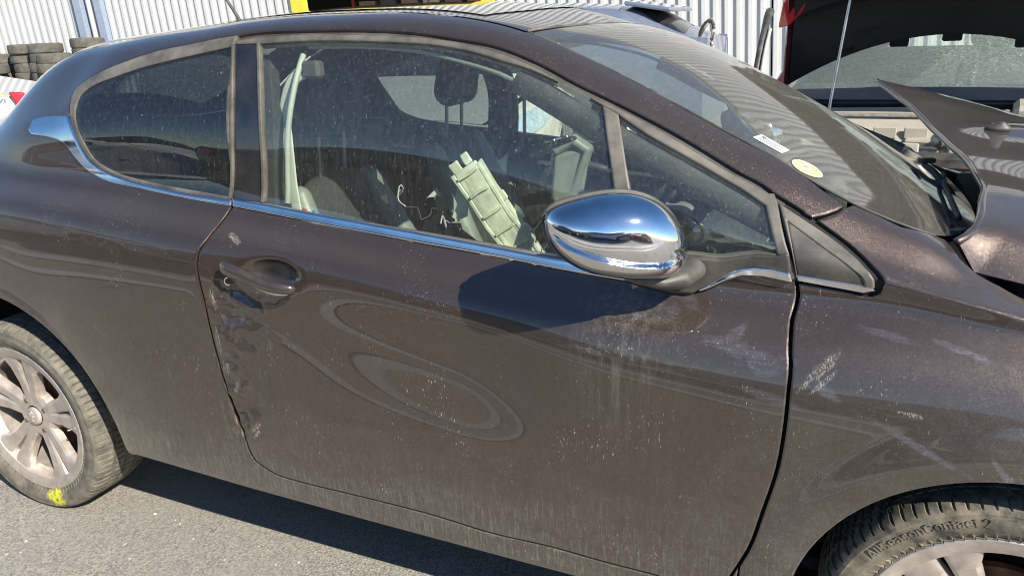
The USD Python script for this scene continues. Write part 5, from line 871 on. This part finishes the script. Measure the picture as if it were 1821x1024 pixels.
# ---------------------------------------------------------------- other cars
_cache = {}
def coarse(key, fn):
    if key not in _cache: _cache[key] = fn()
    return _cache[key]
def shifted(m):
    if isinstance(m, tuple): return (m[0] + (1.25, 0, 0), m[1], m[2])
    m = m.copy(); m.vertices = m.vertices + (1.25, 0, 0); return m
win_front = so.unary_union([pg(A['door_glass']), pg(A['vent_glass'])]).buffer(.012)
def yard_car(name, label, loc, rz, scale, paint, group=None, glass='dark_window', wheels=True, lamp='clear_lens', tail=True):
    t = thing(name, label, 'car', loc, rz, scale, group)
    def two(nm, key, fn, mat):
        m = coarse(key, fn); put(t, nm, shifted(m), mat); put(t, nm, shifted(left(m)), mat)
    qh, wf_ = pg(A['quarter_glass']).buffer(.012), win_front
    side = lambda: so.unary_union([body.buffer(.004), door_full.buffer(.004), fender.buffer(.004), sail.buffer(.004), quarter_hole.buffer(.004)]).buffer(.003)
    two('body_side', 'side', lambda: panel(side().difference(qh).difference(wf_).difference(pg(A['bar']).buffer(.002)).difference(door_full.boundary.intersection(below.buffer(.05)).buffer(.004)), .045, t=.01), paint)
    two('side_window', 'wf', lambda: panel(wf_.buffer(.004), .05, off=-.006, t=0, edge=0), glass); two('quarter_window', 'qh', lambda: panel(qh.buffer(.004), .05, off=-.006, t=0, edge=0), glass)
    put(t, 'roof', shifted(coarse('roof', lambda: centred(roof_poly, .06))), paint)
    put(t, 'tailgate', shifted(coarse('gate', lambda: centred(hatch_poly.difference(rear_hole), .06))), paint); put(t, 'rear_window', shifted(coarse('rw', lambda: centred(rear_hole.buffer(.004), .06, -.004))), glass)
    put(t, 'windscreen', shifted(coarse('ws', lambda: grid(screen, np.linspace(-1, 1, 21)[::-1], np.linspace(0, 1, 14)))), glass, True)
    bp_ = pg([(-.14, VK[10] + .002), (.70, VK[10] + .002), (.70, VK[12] + 1e-4), (-.06, VK[12] + 1e-4)])
    put(t, 'bonnet', shifted(coarse('bon', lambda: centred(bp_, .06, .004))), paint)
    put(t, 'rear_bumper', shifted(coarse('rb', lambda: endcap(-3.17, False, -.08))), paint, 20); put(t, 'front_bumper', shifted(coarse('fb', lambda: endcap(.70, True, .14))), paint, 20)
    hl = pg([(.28, VK[6] - .02), (.66, VK[5] - .02), (.69, VK[6] + .03), (.62, VK[8] - .05), (.30, VK[7] - .02)])
    two('headlamp', 'hl', lambda: panel(hl, .03, off=.010, t=.012, edge=.006), lamp)
    tl = pg([(-3.14, VK[6] - .06), (-2.98, VK[6] - .07), (-2.80, VK[8] - .02), (-2.88, VK[8] + .05), (-3.10, VK[7] + .03)])
    if tail: two('tail_lamp', 'tl', lambda: panel(tl, .03, off=.010, t=.012, edge=.006), 'red_lens')
    put(t, 'underbody', shifted(cbox((3.5, 1.2, .2), (-1.2, 0, .33), .05)), 'dark_liner')
    if wheels:
        for x in (-2.538, 0): 
            for s in (1, -1):
                w = UsdGeom.Xform.Define(stage, _name(str(t.GetPath()), 'wheel')); w.AddTranslateOp().Set(Gf.Vec3d(x + 1.25, -.745 * s, .305)); w.AddRotateZOp().Set(0. if s > 0 else 180.)
                put(w.GetPrim(), 'tyre', coarse('lot', lambda: tyre_mesh(lo=True)), 'rubber', 35); put(w.GetPrim(), 'rim', coarse('lor', lambda: cat([lathe([(0, -.05), (.05, -.06), (.07, -.03)], 20), lathe([(.19, -.05), (.20, -.08), (.232, -.09), (.224, -.07)], 28)] + [cbox((.17, .02, .045), (.12, -.062, 0), .006).apply_transform(trimesh.transformations.rotation_matrix(math.radians(72 * k), (0, 1, 0))) for k in range(5)])), 'alloy', 30)
    return t
nose = yard_car('cream_car', 'cream car with its headlamp towards us, seen through the side windows', (-3.38, 3.80, 0), -73, (1, 1.02, 1.06), 'cream_paint')
def lamp_inside():
    return cat([ball((.40, .69, .735), (.05, .03, .06), 12), ball((.50, .66, .72), (.045, .03, .05), 12)])
silver = thing('silver_car', 'silver car at the left edge with a red tail lamp and white filler cap', 'car', (-6.66, 2.36, 0), 40)
SV = lambda m: m.apply_translation((6.66, -2.36, 0))
def _balls(L): return m3.Manifold.hull_points(np.vstack([ball(c, r).vertices for c, r in L]).astype(np.float64))
_sb = _balls([((x, 3.1 + s * w, z), r) for s in (-1, 1) for x, w, z, r in [(-6.78, .66, .42, .10), (-6.70, .66, .86, .06), (-6.74, .68, .62, .08), (-7.4, .72, .99, .08), (-8.4, .74, 1.05, .08), (-10.3, .72, .90, .08), (-10.45, .64, .45, .10), (-8.6, .77, .62, .08), (-7.3, .77, .62, .08), (-8.6, .74, .32, .06)]])
for cx in (-7.22, -9.75):
    c = trimesh.creation.cylinder(radius=.37, height=2.2, sections=40).apply_transform(trimesh.transformations.rotation_matrix(math.pi / 2, (1, 0, 0))).apply_translation((cx, 3.1, .34)); _sb = _sb - m3.Manifold(m3.Mesh(np.asarray(c.vertices, np.float32), np.asarray(c.faces, np.uint32)))
put(silver, 'body', SV(tri(_sb)), 'silver_paint', 40)
put(silver, 'cabin', SV(tri(_balls([((x, 3.1 + s * w, z), .06) for s in (-1, 1) for x, w, z in [(-7.75, .66, 1.02), (-8.15, .52, 1.36), (-9.1, .52, 1.36), (-9.75, .66, .98)]]))), 'silver_paint', 40)
for s in (-1, 1): put(silver, 'side_window', SV(hull([(x, 3.1 + s * w, z) for x, w, z in [(-8.05, .700, 1.10), (-8.25, .595, 1.34), (-9.05, .595, 1.34), (-9.50, .700, 1.10), (-8.05, .64, 1.10), (-9.50, .64, 1.10), (-8.25, .53, 1.34), (-9.05, .53, 1.34)]])), 'dark_window', False)
fc = lathe([(0, -.010), (.045, -.009), (.052, -.003), (.052, .02)], 28); fc.vertices = fc.vertices + (-6.96, 2.335, .870)
put(silver, 'filler_cap', SV(fc), 'filler_white', 40)
put(silver, 'tail_lamp', SV(hull(np.vstack([ball(c, .016).vertices for c in [(-6.80, 2.345, .955), (-6.72, 2.36, .945), (-6.76, 2.34, .87), (-6.69, 2.36, .85), (-6.70, 2.36, .83)]]))), 'red_lens', 40)
def onto(X, Y, Z): return np.array([X + 6.66, Y - 2.36, Z])
_cr = np.random.default_rng(4)
for k in range(9):
    a0 = onto(-6.98 + (k % 5) * .035, 2.285 + .004 * (k % 5), .93 + .05 * (k // 5)); put(silver, 'chalk_stroke', tube([a0, a0 + (.018 + _cr.normal(0, .008), .0, .034)], .005, 5), 'yellow_mark', True)
for k in range(8):
    p0 = onto(-7.42 + .05 * k, 2.48 + .1 * _cr.random(), .30 + .22 * _cr.random()); put(silver, 'suspension_arm', tube(spline(p0 + np.array([(0, 0, 0), (.10 + .1 * _cr.random(), .03, .10 * _cr.random()), (.18 + .12 * _cr.random(), .0, .02 + .16 * _cr.random())]), 8), .014 + .012 * _cr.random(), 8), ('engine_metal', 'red_paint', 'engine_cover', 'filler_white')[k % 4], True)
put(silver, 'wheel_housing', SV(cbox((.7, .9, .5), (-7.22, 3.1, .42), .05)), 'dark_void')
put(silver, 'axle_stand', SV(cat([cbox((.2, .2, .03), (x, 3.1 + s * .55, .015), .005) for x in (-7.75, -9.2) for s in (-1, 1)] + [cbox((.06, .06, .27), (x, 3.1 + s * .55, .165), .01) for x in (-7.75, -9.2) for s in (-1, 1)])), 'steel', False)
suv = yard_car('blue_grey_car', 'blue-grey car parked along the hall with its rear lamp torn out', (-3.78, 6.45, 0), 180, (1.06, 1.0, 1.07), 'blue_grey_paint')
for k in range(2): put(suv, 'torn_lamp_bracket', tube(spline([(-1.86, .62 - .05 * k, 1.10 + .02 * k), (-1.90 - .02 * k, .64, 1.20), (-1.95, .64 - .04 * k, 1.24), (-1.985, .64, 1.18), (-1.97, .64, 1.05), (-2.02, .64, .96)], 16), .016, 8), ('black_plastic', 'concrete')[k % 2], True)
put(suv, 'tailgate_spoiler', hull(np.vstack([ball(c, .02).vertices for c in [(-1.15, .55, 1.41), (-1.15, -.55, 1.41), (-1.55, .52, 1.34), (-1.55, -.52, 1.34)]])), 'blue_grey_paint', 40)
for i, (nm, lab, x, y, rz, sc, pt) in enumerate([('graphite_car', 'graphite hatchback parked opposite, behind the camera, nearest the doorway side', -3.3, -5.10, 2, (1.05, 1.02, 1.22), 'graphite_paint'), ('grey_car', 'blue-grey hatchback parked opposite, behind the camera', 1.0, -5.2, 182, (1.05, 1.02, 1.16), 'blue_grey_paint'), ('white_car', 'white hatchback at the left end of the row behind the camera', -7.6, -5.15, -2, (1.04, 1.02, 1.16), 'white_paint'), ('red_car', 'red hatchback at the right end of the row behind the camera', 5.6, -5.2, 178, (1.05, 1.02, 1.02), 'red_paint'), ('beige_car', 'beige hatchback left of the cream car, beyond the roof of the near car', -6.4, 5.9, 84, (1, 1, 1.0), 'beige_paint')]): yard_car(nm, lab, (x, y, 0), rz, sc, pt)

# ---------------------------------------------------------------- dark red car with its bonnet up
dk = thing('dark_red_car', 'dark red car with raised bonnet, cracked windscreen and open engine bay', 'car', (0.05, 3.3, 0))
D = lambda m: (m.apply_translation((-.05, -3.3, 0)) if hasattr(m, 'apply_translation') else m)
def dscreen(u, w):
    x = .05 + u * (.78 - .20 * w); y = 2.46 + .72 * w + .10 * np.abs(u) ** 2.2; z = .995 + .43 * w - .025 * np.abs(u) ** 2; return np.stack([x, y, z], -1)
put(dk, 'windscreen', D(grid(dscreen, np.linspace(-1, 1, 24), np.linspace(0, 1, 12))), 'cracked_glass', True)
for s in (-1, 1):
    put(dk, 'windscreen_pillar', D(tube(dscreen(np.full(10, s * 1.03), np.linspace(-.05, 1.03, 10)), .042, 10)), 'burgundy_paint', True)
    put(dk, 'front_wing', D(hull(np.vstack([ball(c, r).vertices for c, r in [((.05 + s * .80, 1.25, .62), .06), ((.05 + s * .86, 2.5, .60), .06), ((.05 + s * .78, 1.30, .80), .04), ((.05 + s * .80, 2.45, .96), .04), ((.05 + s * .83, 1.3, .35), .05), ((.05 + s * .86, 2.5, .35), .05)]]))), 'burgundy_paint', 40)
    put(dk, 'body_side', D(hull(np.vstack([ball(c, r).vertices for c, r in [((.05 + s * .80, 2.55, .40), .06), ((.05 + s * .80, 2.55, .92), .06), ((.05 + s * .80, 4.9, .40), .06), ((.05 + s * .76, 4.9, .95), .06)]]))), 'burgundy_paint', 40)
put(dk, 'roof', D(hull(np.vstack([ball(c, .05).vertices for c in [(-.50, 3.25, 1.42), (.60, 3.25, 1.42), (-.48, 4.5, 1.44), (.58, 4.5, 1.44), (.05, 3.2, 1.46), (.05, 4.5, 1.48)]]))), 'burgundy_paint', 40)
put(dk, 'tail', D(hull(np.vstack([ball(c, .08).vertices for c in [(-.65, 4.9, .5), (.75, 4.9, .5), (-.6, 4.95, .80), (.7, 4.95, .80)]]))), 'burgundy_paint', 40)
put(dk, 'cabin_floor', D(cbox((1.5, 2.5, .05), (.05, 3.7, .40), .01)), 'dark_void')
put(dk, 'dashboard', D(hull(np.vstack([ball(c, .05).vertices for c in [(-.62, 2.75, .90), (.72, 2.75, .90), (-.62, 2.60, .95), (.72, 2.60, .95), (-.6, 2.95, .85), (.7, 2.95, .85)]]))), 'deep_shadow_plastic', 40)
for x in (-.30, .40): 
    st = put(dk, 'front_seat', D(chain([(x, 3.55, .60), (x, 3.66, 1.02)], [np.array((.22, .07, .06)), np.array((.18, .05, .05))])), 'black_cloth', 50); put(st, 'headrest', D(chain([(x - .07, 3.69, 1.20), (x + .07, 3.69, 1.20)], [np.array((.06, .05, .07))] * 2)), 'black_cloth', 50)
put(dk, 'rear_view_mirror', D(chain([(.28, 2.98, 1.225), (.28, 2.98, 1.15)], [np.array((.022, .015, .02))] * 2)), 'black_plastic', 50)
put(dk, 'hanging_cord', D(tube([(.30, 2.99, 1.34), (.285, 2.985, 1.28), (.28, 2.98, 1.22)], .004, 5)), 'black_plastic', True)
put(dk, 'steering_wheel', D(trimesh.creation.torus(.18, .018).apply_transform(trimesh.transformations.rotation_matrix(math.radians(65), (1, 0, 0))).apply_translation((.42, 3.05, .98))), 'dash_black', True)
put(dk, 'scuttle', D(hull(np.vstack([ball(c, .02).vertices for c in [(-.70, 2.44, .965), (.80, 2.44, .965), (-.66, 2.28, .93), (.76, 2.28, .93), (.05, 2.36, .985), (.05, 2.20, .94), (-.70, 2.4, .80), (.80, 2.4, .80)]]))), 'deep_shadow_plastic', 40)
put(dk, 'bay_lining', D(cat([cbox((1.46, .04, .50), (.05, 2.26, .66), .01), cbox((.04, 1.0, .40), (-.70, 1.80, .66), .01), cbox((.04, 1.0, .40), (.80, 1.80, .66), .01), cbox((1.46, 1.0, .04), (.05, 1.8, .42), .01)])), 'dark_void')
ec = put(dk, 'engine_cover', D(hull(np.vstack([ball(c, .018).vertices for c in [(-.52, 2.02, .915), (.02, 2.02, .925), (-.55, 1.80, .905), (.06, 1.80, .905), (-.55, 1.74, .80), (.05, 1.74, .80), (-.52, 2.05, .80), (.02, 2.05, .80)]]))), 'engine_cover', 30)
for k in range(4): put(ec, 'cover_rib', D(cbox((.095, .016, .050), (-.46 + k * .125, 1.737, .858), .007)), 'engine_cover', 30)
put(ec, 'cover_lip', D(cbox((.60, .05, .012), (-.25, 1.80, .928), .004)), 'engine_metal', 30)
_er = np.random.default_rng(21)
for k in range(44):
    c = np.array([-.35 + _er.random() * 1.05, 1.42 + _er.random() * .36, .70 + _er.random() * .12]); s = .03 + _er.random(3) * (.12, .08, .06)
    put(dk, 'engine_part', D(cbox(s, c, .006, rotz(_er.random() * 60 - 30) @ rotx(_er.random() * 30 - 15))), ('engine_metal', 'deep_shadow_plastic', 'engine_cover', 'engine_metal', 'black_plastic')[k % 5], 30)
for k in range(9):
    c = np.array([-.45 + _er.random() * 1.1, 1.55 + _er.random() * .5, .80]); put(dk, 'hose', D(tube(spline(c + np.cumsum(_er.normal(0, .07, (5, 3)) * (1, 1, .35), 0), 18), .008 + .010 * _er.random(), 8)), ('black_plastic', 'engine_metal', 'rubber')[k % 3], True)
put(dk, 'air_box', D(cbox((.42, .34, .10), (.50, 1.86, .93), .02, rotz(-8))), 'engine_cover', 30); put(dk, 'air_duct', D(tube([(.26, 1.80, .93), (.10, 1.62, .90), (-.02, 1.50, .86)], .03, 10)), 'engine_metal', True)
put(dk, 'slam_panel', D(cbox((1.36, .10, .06), (.05, 1.36, .80), .015)), 'black_plastic', 30); put(dk, 'battery_tray', D(cbox((.34, .10, .03), (-.17, 1.62, .80), .006)), 'engine_metal', 30)
put(dk, 'front_bumper', D(hull(np.vstack([ball(c, .07).vertices for c in [(-.70, 1.34, .35), (.80, 1.34, .35), (-.68, 1.30, .62), (.78, 1.30, .62), (.05, 1.22, .38), (.05, 1.20, .60)]]))), 'burgundy_paint', 40)
for s in (-1, 1): put(dk, 'headlamp', D(hull(np.vstack([ball(c, .03).vertices for c in [(.05 + s * .55, 1.27, .70), (.05 + s * .76, 1.36, .70), (.05 + s * .72, 1.42, .80), (.05 + s * .52, 1.36, .78)]]))), 'clear_lens', 40)
# raised bonnet: an arched slab with a padded underside, its rear edge above the windscreen
def dbon(u, w):
    zr = 1.02 + .255 * (1 - np.abs(u) ** 2.0); yr = 2.30 - .02 * np.abs(u)
    x = .05 + u * (.76 - .06 * w); y = yr - .80 * w; z = zr + w * (.34 + .24 * np.abs(u) ** 2) ; return np.stack([x, y + .05 * np.sin(np.pi * w), z + .05 * np.sin(np.pi * w)], -1)
_db = grid(dbon, np.linspace(-1, 1, 30), np.linspace(0, 1, 16)); _db = _db if _db.face_normals[:, 2].mean() > 0 else trimesh.Trimesh(_db.vertices, _db.faces[:, ::-1], process=False)
dbn = put(dk, 'bonnet', D(shell(_db, .020)), 'burgundy_paint', 50, label='raised bonnet with dark padded underside')
def dpad(u, w):
    q = dbon(u * .97, .015 + w * .97); a = dbon(u * .97 + .01, .015 + w * .97) - q; c = dbon(u * .97, .03 + w * .97) - q; n = np.cross(a, c); n /= np.linalg.norm(n, axis=-1, keepdims=True); n *= np.sign(n[..., 1:2])
    return q - n * (.032 + .014 * np.clip(np.sin(u * 7) * np.sin(w * 8), -.2, 1))[..., None]
put(dbn, 'bonnet_padding', D(grid(dpad, np.linspace(-1, 1, 40), np.linspace(0, 1, 30))), 'dark_liner', True)
for u0, w0 in ((-.30, .02), (.0, .02), (-.62, .10), (.40, .03)): put(dbn, 'bonnet_bump_stop', D(cbox((.085, .03, .05), dbon(np.array([u0]), np.array([w0]))[0] + (0, -.01, -.035), .01)), 'dark_liner')
put(dbn, 'inner_frame', D(tube(dbon(np.linspace(-.9, .9, 30), np.full(30, .55)) + (0, .0, -.05), .022, 8, flat=.5)), 'dark_liner', True)
put(dbn, 'folded_corner', D(hull(np.vstack([ball(c, .008).vertices for c in [(-.715, 2.0, 1.32), (-.69, 1.86, 1.42), (-.60, 1.72, 1.54), (-.57, 1.76, 1.48), (-.62, 1.86, 1.38), (-.67, 1.93, 1.33)]]))), 'red_lens', 40)
put(dk, 'rear_bench', D(hull(np.vstack([ball(c, .06).vertices for c in [(-.60, 4.3, .6), (.70, 4.3, .6), (-.60, 4.5, 1.05), (.70, 4.5, 1.05)]]))), 'black_cloth', 40)
put(dk, 'prop_rod', D(tube([(-.455, 1.62, .80), (-.445, 1.63, 1.0), (-.400, 1.66, 1.50)], .006, 8)), 'steel', True)
dd = put(dk, 'open_door', D(hull([(-.88, 2.62, .40), (-.90, 2.62, .98), (-1.02, 3.50, .40), (-1.02, 3.50, .98), (-.83, 2.63, .40), (-.85, 2.63, .98), (-.97, 3.51, .40), (-.97, 3.51, .98)])), 'burgundy_paint', 30)
put(dd, 'window_frame', D(tube(spline([(-.89, 2.62, .98), (-.885, 2.72, 1.16), (-.875, 2.86, 1.31), (-.87, 3.0, 1.38), (-.91, 3.3, 1.39), (-.99, 3.50, .98)], 26), .020, 8)), 'black_plastic', True); put(dd, 'window_channel', D(tube(spline([(-.86, 2.61, 1.0), (-.855, 2.69, 1.15), (-.845, 2.82, 1.29)], 16), .010, 8)), 'pale_trim', True)
for x in (-.72, .82):
    for y in (1.75, 4.4):
        w = UsdGeom.Xform.Define(stage, _name(str(dk.GetPath()), 'wheel')); w.AddTranslateOp().Set(Gf.Vec3d(x - .05, y - 3.3, .305)); w.AddRotateZOp().Set(90.); put(w.GetPrim(), 'tyre', _cache['lot'], 'rubber', 35); put(w.GetPrim(), 'rim', _cache['lor'], 'alloy', 30)
